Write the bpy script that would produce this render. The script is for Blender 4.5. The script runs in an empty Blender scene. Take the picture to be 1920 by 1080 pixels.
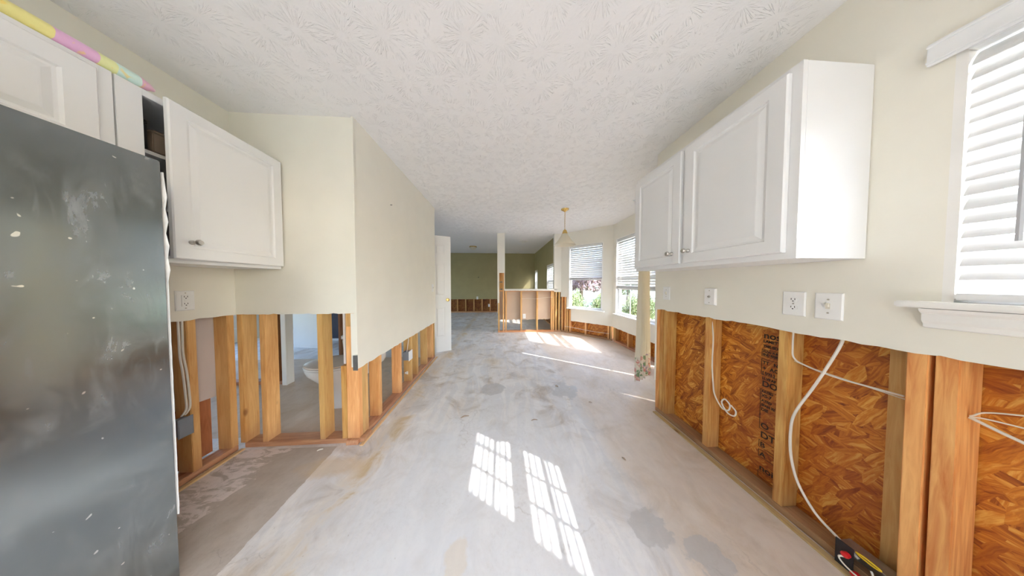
import bpy, bmesh, math, random
from mathutils import Vector, Matrix, Euler
R = math.radians
random.seed(7)
S = bpy.context.scene
COL = S.collection
PI = math.pi

# ------------------------------------------------------------------ camera, light, exposure
cam = bpy.data.cameras.new('camera')
co = bpy.data.objects.new('camera', cam); COL.objects.link(co); S.camera = co
cam.sensor_width = 36; cam.lens = 36 * 370 / 1920; cam.clip_start = .01; cam.clip_end = 300
co.location = (0, 0, 1.235)
co.rotation_euler = Euler((R(90) - .0277, 0, -.0575), 'XYZ')

S.view_settings.view_transform = 'Standard'; S.view_settings.look = 'None'
S.view_settings.exposure = 0.84; S.view_settings.gamma = 1
S.view_settings.use_curve_mapping = False
S.cycles.max_bounces = 14; S.cycles.diffuse_bounces = 9; S.cycles.glossy_bounces = 5
S.cycles.transmission_bounces = 8; S.cycles.transparent_max_bounces = 16
S.cycles.sample_clamp_indirect = 12; S.cycles.caustics_reflective = False; S.cycles.caustics_refractive = False

SKY_STRENGTH = 1.25
w = bpy.data.worlds.new('sky'); S.world = w; w.use_nodes = True
nt = w.node_tree; nt.nodes.clear()
sky = nt.nodes.new('ShaderNodeTexSky'); sky.sky_type = 'NISHITA'; sky.sun_disc = False
sky.sun_elevation = R(43); sky.sun_rotation = R(123); sky.dust_density = 2.0; sky.air_density = 1.0
hs = nt.nodes.new('ShaderNodeHueSaturation'); hs.inputs['Saturation'].default_value = 1.1
bg = nt.nodes.new('ShaderNodeBackground'); bg.inputs[1].default_value = SKY_STRENGTH
wo = nt.nodes.new('ShaderNodeOutputWorld')
nt.links.new(sky.outputs[0], hs.inputs['Color']); nt.links.new(hs.outputs[0], bg.inputs[0]); nt.links.new(bg.outputs[0], wo.inputs[0])

sl = bpy.data.lights.new('sun', 'SUN'); sl.energy = 6.0; sl.angle = R(.4); sl.color = (1, .985, .955)
so = bpy.data.objects.new('sun', sl); COL.objects.link(so)
SUN = Vector((-.90, .585, -1.0))
so.rotation_euler = SUN.to_track_quat('-Z', 'Y').to_euler()

def portal(name, loc, rz, w_, h_):
    l = bpy.data.lights.new(name, 'AREA'); l.shape = 'RECTANGLE'; l.size = w_; l.size_y = h_
    l.cycles.is_portal = True
    o = bpy.data.objects.new(name, l); COL.objects.link(o); o.location = loc
    o.rotation_euler = (Matrix.Rotation(rz, 4, 'Z') @ Matrix.Rotation(R(90), 4, 'X')).to_euler()

# ------------------------------------------------------------------ materials
def newmat(name):
    m = bpy.data.materials.new(name); m.use_nodes = True
    n = m.node_tree; b = n.nodes['Principled BSDF']
    return m, n, b
def N(n, t, **k):
    x = n.nodes.new(t)
    for a, v in k.items(): setattr(x, a, v)
    return x
def L(n, a, b): n.links.new(a, b)
def ramp(n, fac, stops, interp='LINEAR'):
    r = N(n, 'ShaderNodeValToRGB'); r.color_ramp.interpolation = interp
    e = r.color_ramp.elements
    while len(e) < len(stops): e.new(.5)
    for i, (p, c) in enumerate(stops):
        e[i].position = p; e[i].color = (*c, 1) if len(c) == 3 else c
    if fac is not None: L(n, fac, r.inputs[0])
    return r
def math_(n, op, a, b=None, c=None, clamp=False):
    x = N(n, 'ShaderNodeMath', operation=op); x.use_clamp = clamp
    for i, v in enumerate((a, b, c)):
        if v is None: continue
        if isinstance(v, (int, float)): x.inputs[i].default_value = v
        else: L(n, v, x.inputs[i])
    return x.outputs[0]
def mixc(n, fac, a, b, mode='MIX'):
    x = N(n, 'ShaderNodeMix', data_type='RGBA', blend_type=mode)
    for i, v in ((0, fac), (6, a), (7, b)):
        if isinstance(v, (int, float)): x.inputs[i].default_value = v
        elif isinstance(v, tuple): x.inputs[i].default_value = (*v, 1)
        else: L(n, v, x.inputs[i])
    return x.outputs[2]
def mapping(n, vec, scale=(1, 1, 1), loc=(0, 0, 0), rot=(0, 0, 0)):
    m = N(n, 'ShaderNodeMapping'); m.inputs['Scale'].default_value = scale
    m.inputs['Location'].default_value = loc; m.inputs['Rotation'].default_value = rot
    L(n, vec, m.inputs['Vector']); return m.outputs[0]
def noise(n, vec, scale, detail=4, rough=.5, dist=0):
    x = N(n, 'ShaderNodeTexNoise'); x.inputs['Scale'].default_value = scale
    x.inputs['Detail'].default_value = detail; x.inputs['Roughness'].default_value = rough
    x.inputs['Distortion'].default_value = dist
    if vec is not None: L(n, vec, x.inputs['Vector'])
    return x.outputs[0]
def bump(n, b, h, strength=.3, dist=.01):
    x = N(n, 'ShaderNodeBump'); x.inputs['Strength'].default_value = strength
    x.inputs['Distance'].default_value = dist; L(n, h, x.inputs['Height']); L(n, x.outputs[0], b.inputs['Normal'])
def obj_coord(n): return N(n, 'ShaderNodeTexCoord').outputs['Object']

def plain(name, col, rough=.5, metal=0, var=.04, bmp=.05, nscale=12, spec=.5):
    m, n, b = newmat(name); v = obj_coord(n)
    f = noise(n, v, nscale, 5)
    r = ramp(n, f, [(.3, tuple(c * (1 - var) for c in col)), (.7, tuple(min(1, c * (1 + var)) for c in col))])
    L(n, r.outputs[0], b.inputs['Base Color']); b.inputs['Roughness'].default_value = rough
    b.inputs['Metallic'].default_value = metal; b.inputs['Specular IOR Level'].default_value = spec
    if bmp: bump(n, b, noise(n, v, nscale * 12, 3), bmp, .002)
    return m

def wood(name, c1, c2, knot=(.22, .07, .02), axis='z', rough=.6, foot_tint=.0):
    m, n, b = newmat(name)
    oi = N(n, 'ShaderNodeObjectInfo'); v = obj_coord(n)
    off = N(n, 'ShaderNodeVectorMath', operation='MULTIPLY_ADD')
    comb = N(n, 'ShaderNodeCombineXYZ')
    for i in range(3): L(n, oi.outputs['Random'], comb.inputs[i])
    L(n, comb.outputs[0], off.inputs[0]); off.inputs[1].default_value = (13, 17, 29); L(n, v, off.inputs[2])
    sc = {'z': (1, 1, .07), 'x': (.07, 1, 1), 'y': (1, .07, 1)}[axis]
    mv = mapping(n, off.outputs[0], sc)
    g = noise(n, mv, 55, 6, .55, 1.2)
    g2 = noise(n, mapping(n, off.outputs[0], tuple(s * (3 if s < 1 else 1) for s in sc)), 9, 3, .5, .6)
    f = math_(n, 'ADD', math_(n, 'MULTIPLY', g, .55), math_(n, 'MULTIPLY', g2, .45))
    r = ramp(n, f, [(.33, c2), (.47, tuple((a + d) / 2 for a, d in zip(c1, c2))), (.62, c1)])
    vo = N(n, 'ShaderNodeTexVoronoi'); vo.inputs['Scale'].default_value = 6.5
    L(n, mapping(n, off.outputs[0], tuple(.55 if s < 1 else 1 for s in sc)), vo.inputs['Vector'])
    kd = ramp(n, vo.outputs['Distance'], [(.05, (1, 1, 1)), (.13, (0, 0, 0))])
    c = mixc(n, math_(n, 'MULTIPLY', kd.outputs[0], .75), r.outputs[0], knot)
    hv = N(n, 'ShaderNodeHueSaturation')
    L(n, math_(n, 'MULTIPLY_ADD', oi.outputs['Random'], .4, .80), hv.inputs['Value'])
    L(n, math_(n, 'MULTIPLY_ADD', oi.outputs['Random'], -.02, .508), hv.inputs['Hue'])
    L(n, c, hv.inputs['Color'])
    out = hv.outputs[0]
    if foot_tint:   # browner and darker towards the floor
        geo = N(n, 'ShaderNodeNewGeometry'); sx = N(n, 'ShaderNodeSeparateXYZ'); L(n, geo.outputs['Position'], sx.inputs[0])
        h = math_(n, 'ADD', sx.outputs[2], math_(n, 'MULTIPLY', noise(n, v, 8, 3), .22))
        sr = ramp(n, h, [(.10, (1, 1, 1)), (.30, (0, 0, 0))])
        out = mixc(n, math_(n, 'MULTIPLY', sr.outputs[0], foot_tint), out, (.28, .12, .07))
    L(n, out, b.inputs['Base Color']); b.inputs['Roughness'].default_value = rough
    bump(n, b, g, .25, .003)
    return m

def stomp_ceiling():
    m, n, b = newmat('stomped_ceiling_plaster'); v = obj_coord(n)
    K = 5.0
    p = mapping(n, v, (K, K, 0))
    vo = N(n, 'ShaderNodeTexVoronoi', voronoi_dimensions='2D'); vo.inputs['Scale'].default_value = 1; vo.inputs['Randomness'].default_value = .35
    L(n, p, vo.inputs['Vector'])
    d = N(n, 'ShaderNodeVectorMath', operation='SUBTRACT'); L(n, p, d.inputs[0]); L(n, vo.outputs['Position'], d.inputs[1])
    nm = N(n, 'ShaderNodeVectorMath', operation='NORMALIZE'); L(n, d.outputs[0], nm.inputs[0])
    ln = N(n, 'ShaderNodeVectorMath', operation='LENGTH'); L(n, d.outputs[0], ln.inputs[0])
    # direction (unit circle) + the cell's own offset -> one noise value per ray; radius adds a slow change
    a = N(n, 'ShaderNodeVectorMath', operation='MULTIPLY_ADD'); L(n, nm.outputs[0], a.inputs[0]); a.inputs[1].default_value = (5.2, 5.2, 0)
    cc = N(n, 'ShaderNodeVectorMath', operation='MULTIPLY'); L(n, vo.outputs['Color'], cc.inputs[0]); cc.inputs[1].default_value = (40, 40, 40)
    L(n, cc.outputs[0], a.inputs[2])
    rr = N(n, 'ShaderNodeCombineXYZ'); L(n, math_(n, 'MULTIPLY', ln.outputs['Value'], .9), rr.inputs[2])
    a2 = N(n, 'ShaderNodeVectorMath', operation='ADD'); L(n, a.outputs[0], a2.inputs[0]); L(n, rr.outputs[0], a2.inputs[1])
    s = noise(n, a2.outputs[0], 2.2, 1, .5)
    ridge = ramp(n, math_(n, 'ABSOLUTE', math_(n, 'SUBTRACT', s, .5)), [(.0, (1, 1, 1)), (.034, (0, 0, 0))])
    mask = ramp(n, ln.outputs['Value'], [(.10, (0, 0, 0)), (.2, (1, 1, 1)), (.5, (1, 1, 1)), (.62, (0, 0, 0))])
    br = ramp(n, noise(n, v, 17, 3), [(.42, (0, 0, 0)), (.52, (1, 1, 1))])
    h = math_(n, 'MULTIPLY', math_(n, 'MULTIPLY', ridge.outputs[0], mask.outputs[0]), br.outputs[0])
    fine = math_(n, 'MULTIPLY', noise(n, v, 70, 4), .18)
    bump(n, b, math_(n, 'ADD', h, fine), .52, .006)
    cr = ramp(n, noise(n, v, .9, 3), [(.3, (.82, .82, .825)), (.7, (.86, .86, .865))])
    L(n, cr.outputs[0], b.inputs['Base Color']); b.inputs['Roughness'].default_value = .9
    return m

def osb(name, dark=1.0):
    m, n, b = newmat(name); v = obj_coord(n)
    acc = None; grain = None
    base = v
    for i, (ang, sc, th) in enumerate(((12, 9, 0), (-38, 10, .50), (55, 11, .55), (80, 10, .62), (-70, 12, .62), (28, 12, .66))):
        rot = mapping(n, base, (1, 1, 1), (i * 3.7, i * 1.3, i * 5.1), (0, R(ang), 0))
        wv = N(n, 'ShaderNodeTexNoise'); wv.inputs['Scale'].default_value = 9; wv.inputs['Detail'].default_value = 3; L(n, rot, wv.inputs['Vector'])
        ad = N(n, 'ShaderNodeVectorMath', operation='MULTIPLY_ADD'); L(n, wv.outputs['Color'], ad.inputs[0]); ad.inputs[1].default_value = (.03, .03, .03); L(n, rot, ad.inputs[2])
        st = mapping(n, ad.outputs[0], (3.2, 1, .95))
        vo = N(n, 'ShaderNodeTexVoronoi'); vo.inputs['Scale'].default_value = sc; L(n, st, vo.inputs['Vector'])
        sp = N(n, 'ShaderNodeSeparateColor'); L(n, vo.outputs['Color'], sp.inputs[0])
        g = noise(n, mapping(n, ad.outputs[0], (1, 1, .06)), 120, 4, .6)
        if acc is None: acc, grain = sp.outputs[0], g
        else:
            pk = math_(n, 'GREATER_THAN', sp.outputs[1], th)
            for nm_ in (0, 1):
                x = N(n, 'ShaderNodeMix'); L(n, pk, x.inputs[0]); L(n, acc if nm_ == 0 else grain, x.inputs[2]); L(n, sp.outputs[0] if nm_ == 0 else g, x.inputs[3])
                if nm_ == 0: acc = x.outputs[0]
                else: grain = x.outputs[0]
    t = math_(n, 'ADD', math_(n, 'MULTIPLY', acc, .5), math_(n, 'MULTIPLY_ADD', grain, 1.5, -.52))
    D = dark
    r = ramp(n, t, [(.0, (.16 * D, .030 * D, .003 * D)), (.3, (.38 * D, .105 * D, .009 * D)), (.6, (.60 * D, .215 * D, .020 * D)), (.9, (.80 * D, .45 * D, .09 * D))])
    ws = ramp(n, noise(n, v, 1.8, 3), [(.40, (1, 1, 1)), (.62, (0, 0, 0))])
    c = mixc(n, math_(n, 'MULTIPLY', ws.outputs[0], .4), r.outputs[0], (.28 * D, .045 * D, .006 * D))
    L(n, c, b.inputs['Base Color']); b.inputs['Roughness'].default_value = .5
    bump(n, b, math_(n, 'ADD', math_(n, 'MULTIPLY', acc, .6), grain), .35, .004)
    return m

def slab_floor():
    m, n, b = newmat('paint_stained_concrete_slab'); v = obj_coord(n)
    sx = N(n, 'ShaderNodeSeparateXYZ'); L(n, v, sx.inputs[0]); X, Y = sx.outputs[0], sx.outputs[1]
    nA = noise(n, v, 1.1, 6, .6, .4); nB = noise(n, v, 3.5, 8, .65, .8); nC = noise(n, v, 14, 6, .6)
    base = ramp(n, nB, [(.33, (.48, .42, .36)), (.42, (.63, .59, .545)), (.50, (.74, .72, .70)), (.66, (.80, .80, .795))])
    warm = ramp(n, nA, [(.42, (0, 0, 0)), (.62, (1, 1, 1))])
    c = mixc(n, math_(n, 'MULTIPLY', warm.outputs[0], .35), base.outputs[0], (.66, .56, .44))
    # worn joint-compound streaks
    st = ramp(n, noise(n, mapping(n, v, (1, .25, 1), rot=(0, 0, R(-38))), 7, 7, .6, 1.5), [(.46, (0, 0, 0)), (.55, (1, 1, 1))])
    c = mixc(n, math_(n, 'MULTIPLY', st.outputs[0], .34), c, (.52, .53, .56))
    def zone(sd, lo, hi):      # smooth mask from a signed value
        return ramp(n, sd, [(lo, (0, 0, 0)), (hi, (1, 1, 1))]).outputs[0]
    def blob(cx, cy, r, rough=.35, soft=.12, ax=1, ay=1):
        dx = math_(n, 'MULTIPLY', math_(n, 'SUBTRACT', X, cx), 1 / (r * ax)); dy = math_(n, 'MULTIPLY', math_(n, 'SUBTRACT', Y, cy), 1 / (r * ay))
        dd = math_(n, 'SQRT', math_(n, 'ADD', math_(n, 'MULTIPLY', dx, dx), math_(n, 'MULTIPLY', dy, dy)))
        dd = math_(n, 'ADD', dd, math_(n, 'MULTIPLY', math_(n, 'SUBTRACT', noise(n, v, 2.2 / r * .6, 5, .6), .5), rough * 4))
        return ramp(n, dd, [(1 - soft, (1, 1, 1)), (1, (0, 0, 0))]).outputs[0]
    # thick pale paint down the middle of the kitchen
    pm = blob(-.1, .9, 1.0, .22, .5, .95, 1.25)
    c = mixc(n, math_(n, 'MULTIPLY', pm, .7), c, mixc(n, nC, (.65, .68, .725), (.75, .775, .81)))
    # right strip: tan residue by the wall
    wob = math_(n, 'MULTIPLY', math_(n, 'SUBTRACT', nB, .5), .35)
    tr = zone(math_(n, 'ADD', X, wob), .74, .86)
    near = ramp(n, math_(n, 'ADD', Y, wob), [(1.62, (1, 1, 1)), (1.68, (0, 0, 0))]).outputs[0]
    c = mixc(n, math_(n, 'MULTIPLY', math_(n, 'MULTIPLY', tr, near), .62), c, mixc(n, nC, (.60, .48, .36), (.72, .62, .52)))
    # left strip: bare grey slab where cabinets stood, with pink-white paint smears
    lf = math_(n, 'MULTIPLY', ramp(n, math_(n, 'ADD', X, math_(n, 'MULTIPLY', nC, .05)), [(-1.0, (1, 1, 1)), (-.0, (0, 0, 0))]).outputs[0], 1)
    le = math_(n, 'LESS_THAN', math_(n, 'ADD', math_(n, 'ADD', X, math_(n, 'MULTIPLY', math_(n, 'SUBTRACT', 1.54, Y), -.05)), math_(n, 'MULTIPLY', nC, .03)), -1.215)
    ly = math_(n, 'LESS_THAN', Y, 1.53)
    lm = math_(n, 'MULTIPLY', le, ly)
    scr = ramp(n, noise(n, mapping(n, v, (.35, 1, 1), rot=(0, 0, R(25))), 16, 7, .7, 1.0), [(.46, (0, 0, 0)), (.53, (1, 1, 1))]).outputs[0]
    pk = math_(n, 'MULTIPLY', scr, ramp(n, X, [(-1.0, (0, 0, 0)), (0, (0, 0, 0))]).outputs[0])
    greyc = mixc(n, nC, mixc(n, nB, (.30, .24, .18), (.44, .38, .32)), (.56, .51, .46))
    pinkm = math_(n, 'MULTIPLY', scr, math_(n, 'LESS_THAN', math_(n, 'ADD', X, math_(n, 'MULTIPLY', nB, .5)), -1.33))
    greyc = mixc(n, pinkm, greyc, (.72, .65, .61))
    c = mixc(n, lm, c, greyc)
    # ochre stains beside the long wall plate
    dxl = math_(n, 'ABSOLUTE', math_(n, 'SUBTRACT', X, math_(n, 'ADD', math_(n, 'MULTIPLY', wob, 1.3), -.93)))
    oc = math_(n, 'MULTIPLY', ramp(n, dxl, [(.02, (1, 1, 1)), (.12, (0, 0, 0))]).outputs[0], ramp(n, nB, [(.42, (0, 0, 0)), (.60, (1, 1, 1))]).outputs[0])
    c = mixc(n, math_(n, 'MULTIPLY', oc, .75), c, (.52, .37, .16))
    oc2 = blob(-1.12, 1.36, .16, .3, .5, 1.6, .6)
    c = mixc(n, math_(n, 'MULTIPLY', oc2, .45), c, (.60, .42, .20))
    c = mixc(n, math_(n, 'MULTIPLY', blob(-.12, 3.1, .2, .3, .6), .35), c, (.66, .52, .32))
    bt = math_(n, 'MULTIPLY', math_(n, 'MULTIPLY', math_(n, 'GREATER_THAN', Y, 1.66), math_(n, 'LESS_THAN', Y, 3.34)), math_(n, 'LESS_THAN', X, -1.2))
    c = mixc(n, math_(n, 'MULTIPLY', bt, .85), c, mixc(n, nB, (.44, .28, .15), (.66, .52, .36)))
    c = mixc(n, math_(n, 'MULTIPLY', blob(-.20, .86, .07, .3, .25, .8, 1.3), .5), c, (.68, .60, .48))
    # bare grey islands
    g = mixc(n, nC, (.44, .43, .42), (.54, .53, .52))
    for a in ((-.09, 2.27, .13, .25, .10, 1.1, 1), (.75, .92, .085, .3, .1, 1.1, 1), (.93, .80, .10, .5, .15, 1, .9), (.72, 2.2, .16, .6, .2, 1, 1)):
        c = mixc(n, math_(n, 'MULTIPLY', blob(*a), .75), c, g)
    fn = ramp(n, noise(n, v, 38, 9, .75, .3), [(.36, (.80, .78, .76)), (.5, (1, 1, 1)), (.64, (1.05, 1.05, 1.05))])
    c = mixc(n, math_(n, 'MULTIPLY', ramp(n, nA, [(.45, (.1, .1, .1)), (.62, (.8, .8, .8))]).outputs[0], .8), c, fn.outputs[0], 'MULTIPLY')
    # hairline cracks and specks
    vo = N(n, 'ShaderNodeTexVoronoi', feature='DISTANCE_TO_EDGE'); vo.inputs['Scale'].default_value = 2.3
    dis = N(n, 'ShaderNodeVectorMath', operation='MULTIPLY_ADD'); nn = N(n, 'ShaderNodeTexNoise'); nn.inputs['Scale'].default_value = 6; nn.inputs['Detail'].default_value = 6; L(n, v, nn.inputs['Vector'])
    L(n, nn.outputs['Color'], dis.inputs[0]); dis.inputs[1].default_value = (.35, .35, 0); L(n, v, dis.inputs[2]); L(n, dis.outputs[0], vo.inputs['Vector'])
    crk = math_(n, 'MULTIPLY', ramp(n, vo.outputs['Distance'], [(.0, (1, 1, 1)), (.009, (0, 0, 0))]).outputs[0], ramp(n, nA, [(.5, (0, 0, 0)), (.6, (1, 1, 1))]).outputs[0])
    c = mixc(n, math_(n, 'MULTIPLY', crk, .5), c, (.33, .29, .25))
    sp = ramp(n, noise(n, v, 60, 2), [(.74, (0, 0, 0)), (.79, (1, 1, 1))]).outputs[0]
    c = mixc(n, math_(n, 'MULTIPLY', sp, .45), c, (.34, .28, .22))
    L(n, c, b.inputs['Base Color'])
    rr = ramp(n, nB, [(.35, (.62, .62, .62)), (.65, (.42, .42, .42))]); L(n, rr.outputs[0], b.inputs['Roughness'])
    bump(n, b, math_(n, 'ADD', math_(n, 'MULTIPLY', nB, .6), math_(n, 'SUBTRACT', math_(n, 'MULTIPLY', nC, .25), math_(n, 'MULTIPLY', crk, .3))), .3, .012)
    return m

def steel():
    m, n, b = newmat('smudged_dark_steel'); v = obj_coord(n)
    sm = noise(n, v, 4.5, 8, .68, .5); sc = noise(n, mapping(n, v, (1, 1, .3), rot=(R(-40), 0, 0)), 13, 12, .72, .9)
    scl = ramp(n, noise(n, mapping(n, v, (1, 1, .12), rot=(R(-58), 0, 0)), 30, 6, .7, .4), [(.60, (0, 0, 0)), (.68, (1, 1, 1))]).outputs[0]
    k = ramp(n, sc, [(.44, (0, 0, 0)), (.72, (1, 1, 1))]).outputs[0]
    k2 = ramp(n, sm, [(.42, (0, 0, 0)), (.62, (1, 1, 1))]).outputs[0]
    haze = math_(n, 'MAXIMUM', math_(n, 'MULTIPLY', k, k2), math_(n, 'MULTIPLY', scl, .35))
    c = mixc(n, math_(n, 'MULTIPLY', haze, .42), (.27, .295, .30), (.62, .66, .70))
    spk = ramp(n, noise(n, v, 42, 1), [(.765, (0, 0, 0)), (.78, (1, 1, 1))]).outputs[0]
    c = mixc(n, spk, c, (.85, .85, .82))
    L(n, c, b.inputs['Base Color'])
    L(n, math_(n, 'SUBTRACT', .97, math_(n, 'MULTIPLY', haze, .35)), b.inputs['Metallic'])
    L(n, math_(n, 'MULTIPLY_ADD', haze, .25, .17), b.inputs['Roughness'])
    return m

def glass_mat():
    m = bpy.data.materials.new('window_glass'); m.use_nodes = True; n = m.node_tree; n.nodes.clear()
    o = N(n, 'ShaderNodeOutputMaterial'); t = N(n, 'ShaderNodeBsdfTransparent'); t.inputs[0].default_value = (.97, .975, .975, 1)
    g = N(n, 'ShaderNodeBsdfGlossy'); g.inputs['Roughness'].default_value = .02
    mx = N(n, 'ShaderNodeMixShader'); mx.inputs[0].default_value = .05; L(n, t.outputs[0], mx.inputs[1]); L(n, g.outputs[0], mx.inputs[2]); L(n, mx.outputs[0], o.inputs[0])
    return m
def translucent(name, col, trans=.35, rough=.6):
    m, n, b = newmat(name); b.inputs['Base Color'].default_value = (*col, 1); b.inputs['Roughness'].default_value = rough
    v = obj_coord(n); r = ramp(n, noise(n, v, 14, 4), [(.3, tuple(c * .97 for c in col)), (.7, col)]); L(n, r.outputs[0], b.inputs['Base Color'])
    t = N(n, 'ShaderNodeBsdfTranslucent'); t.inputs[0].default_value = (*col, 1)
    mx = N(n, 'ShaderNodeMixShader'); mx.inputs[0].default_value = trans
    o = n.nodes['Material Output']; L(n, b.outputs[0], mx.inputs[1]); L(n, t.outputs[0], mx.inputs[2]); L(n, mx.outputs[0], o.inputs[0])
    return m
def floral():
    m, n, b = newmat('floral_curtain_fabric'); v = obj_coord(n)
    vo = N(n, 'ShaderNodeTexVoronoi'); vo.inputs['Scale'].default_value = 24; L(n, v, vo.inputs['Vector'])
    sp = N(n, 'ShaderNodeSeparateColor'); L(n, vo.outputs['Color'], sp.inputs[0])
    r = ramp(n, sp.outputs[0], [(.0, (.74, .68, .58)), (.28, (.62, .22, .20)), (.45, (.20, .30, .16)), (.60, (.70, .63, .55)), (.74, (.36, .27, .42)), (.88, (.66, .38, .33))], 'CONSTANT')
    c = mixc(n, ramp(n, noise(n, v, 45, 4), [(.45, (0, 0, 0)), (.6, (1, 1, 1))]).outputs[0], r.outputs[0], (.70, .64, .56))
    L(n, c, b.inputs['Base Color']); b.inputs['Roughness'].default_value = .85
    bump(n, b, noise(n, v, 200, 2), .2, .002)
    return m
def wrap_paper():
    m, n, b = newmat('printed_wrapping_paper'); v = obj_coord(n)
    sx = N(n, 'ShaderNodeSeparateXYZ'); L(n, v, sx.inputs[0])
    t = math_(n, 'ADD', sx.outputs[1], math_(n, 'MULTIPLY', noise(n, v, 12, 2), .03))
    r = ramp(n, t, [(.0, (.80, .84, .42)), (.30, (.80, .40, .62)), (.45, (.84, .82, .40)), (.62, (.86, .44, .62)), (.705, (.86, .80, .32)), (.825, (.80, .48, .72)), (.905, (.80, .84, .42)), (.94, (.66, .86, .80)), (.995, (.84, .50, .66))], 'CONSTANT')
    k = ramp(n, noise(n, v, 16, 2, .5, 2), [(.60, (0, 0, 0)), (.66, (1, 1, 1))]).outputs[0]
    c = mixc(n, math_(n, 'MULTIPLY', k, .6), r.outputs[0], (.90, .66, .12))
    L(n, c, b.inputs['Base Color']); b.inputs['Roughness'].default_value = .3
    return m
def leafmat(name, c1, c2):
    m, n, b = newmat(name); v = obj_coord(n)
    r = ramp(n, noise(n, v, 4, 3), [(.35, c1), (.65, c2)]); L(n, r.outputs[0], b.inputs['Base Color']); b.inputs['Roughness'].default_value = .6
    return m

M_cream = plain('cream_wall_paint', (.80, .776, .69), .55, var=.02, bmp=.12, nscale=5)
M_cream2 = plain('cream_breakfast_wall_paint', (.79, .765, .69), .55, var=.02, bmp=.12, nscale=5)
M_olive = plain('olive_wall_paint', (.40, .35, .18), .6, var=.04, bmp=.1, nscale=4)
M_white = plain('white_cabinet_paint', (.775, .78, .785), .32, var=.012, bmp=.02, nscale=4)
M_trim = plain('white_trim_paint', (.82, .81, .78), .4, var=.02, bmp=.05, nscale=8)
M_plate = plain('white_plastic', (.84, .84, .83), .3, var=.01, bmp=0)
M_ivory = plain('ivory_plastic', (.72, .68, .58), .35, var=.01, bmp=0)
M_dark = plain('dark_slot', (.015, .014, .013), .6, var=0, bmp=0)
M_nickel = plain('brushed_nickel', (.55, .52, .48), .28, 1, bmp=.02)
M_brass = plain('polished_brass', (.78, .55, .20), .22, 1, bmp=.02)
M_ceil = stomp_ceiling()
M_floor = slab_floor()
M_osb = osb('oriented_strand_board')
M_osbd = osb('oriented_strand_board_dark', .55)  # same board in a darker overall tone
M_stud = wood('pine_stud', (.80, .50, .20), (.60, .29, .085), foot_tint=.55)
M_studr = wood('pine_stud_warm', (.78, .46, .15), (.48, .155, .025), foot_tint=.35)
M_studd = wood('pine_stud_dark', (.42, .19, .075), (.24, .085, .03), foot_tint=.3)  # deeper brown than the other studs
M_platex = wood('bottom_plate_pine', (.50, .29, .15), (.30, .13, .065), axis='x')
M_platel = wood('pale_tack_strip', (.66, .47, .24), (.50, .32, .13), axis='x')
M_platef = wood('pale_framing_pine', (.62, .36, .15), (.42, .19, .07), axis='x')
M_kraft = plain('drywall_paper_back', (.56, .44, .34), .85, var=.05, bmp=.15, nscale=3)
M_gback = plain('grey_drywall_back', (.60, .55, .53), .85, var=.05, bmp=.15, nscale=3)
M_gyp = plain('torn_gypsum_edge', (.72, .70, .67), .9, var=.1, bmp=.4, nscale=30)
M_glass = glass_mat()
M_slat = translucent('white_blind_slat', (.77, .775, .78), .07, .4)
M_vinyl = plain('white_vinyl_frame', (.80, .81, .82), .35, var=.01, bmp=0)
M_steel = steel()
M_fside = plain('fridge_side_grey', (.10, .10, .10), .45, .2, bmp=.05)
M_black = plain('black_plastic', (.02, .02, .022), .4, var=.1, bmp=0)
M_greybox = plain('grey_electrical_box', (.22, .25, .29), .5, var=.05, bmp=.05)
M_galv = plain('galvanised_metal', (.42, .42, .41), .4, .9, var=.15, bmp=.1, nscale=20)
M_cable = plain('white_cable_sheath', (.74, .70, .62), .45, var=.04, bmp=0)
M_red = plain('red_plastic', (.70, .02, .025), .35, var=.05, bmp=0)
M_yellow = plain('yellow_plastic', (.80, .58, .03), .4, var=.05, bmp=0)
M_porc = plain('white_porcelain', (.80, .785, .76), .12, var=.01, bmp=0)
M_seat = plain('beige_toilet_seat', (.60, .49, .39), .25, var=.03, bmp=0)
M_shade = translucent('frosted_glass_shade', (.85, .81, .70), .45, .3)
M_curt = translucent('cream_curtain_fabric', (.82, .77, .66), .35, .85)
M_floral = floral()
M_wrap = wrap_paper()
M_ink = plain('black_ink', (.035, .02, .012), .7, var=0, bmp=0)
M_door = plain('white_door_paint', (.80, .81, .81), .35, var=.012, bmp=.03, nscale=5)
M_navy = plain('closet_gloom_paint', (.035, .032, .05), .6, var=.1, bmp=.05)
M_grass = leafmat('lawn_grass', (.14, .17, .08), (.22, .25, .13))
M_leaf = leafmat('shrub_leaf', (.17, .23, .09), (.28, .35, .17))
M_leafd = leafmat('dark_tree_leaf', (.06, .12, .06), (.13, .22, .11))
M_leafp = leafmat('plum_tree_leaf', (.20, .12, .13), (.34, .24, .24))
M_bark = wood('bark', (.16, .11, .08), (.08, .05, .035))
M_bounce = plain('bounce_paving', (.47, .47, .46), .8, var=.08, nscale=3)  # neutral grey for the added paving that bounces daylight
M_roofing = plain('soffit_board', (.62, .60, .56), .8, var=.04)

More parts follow.
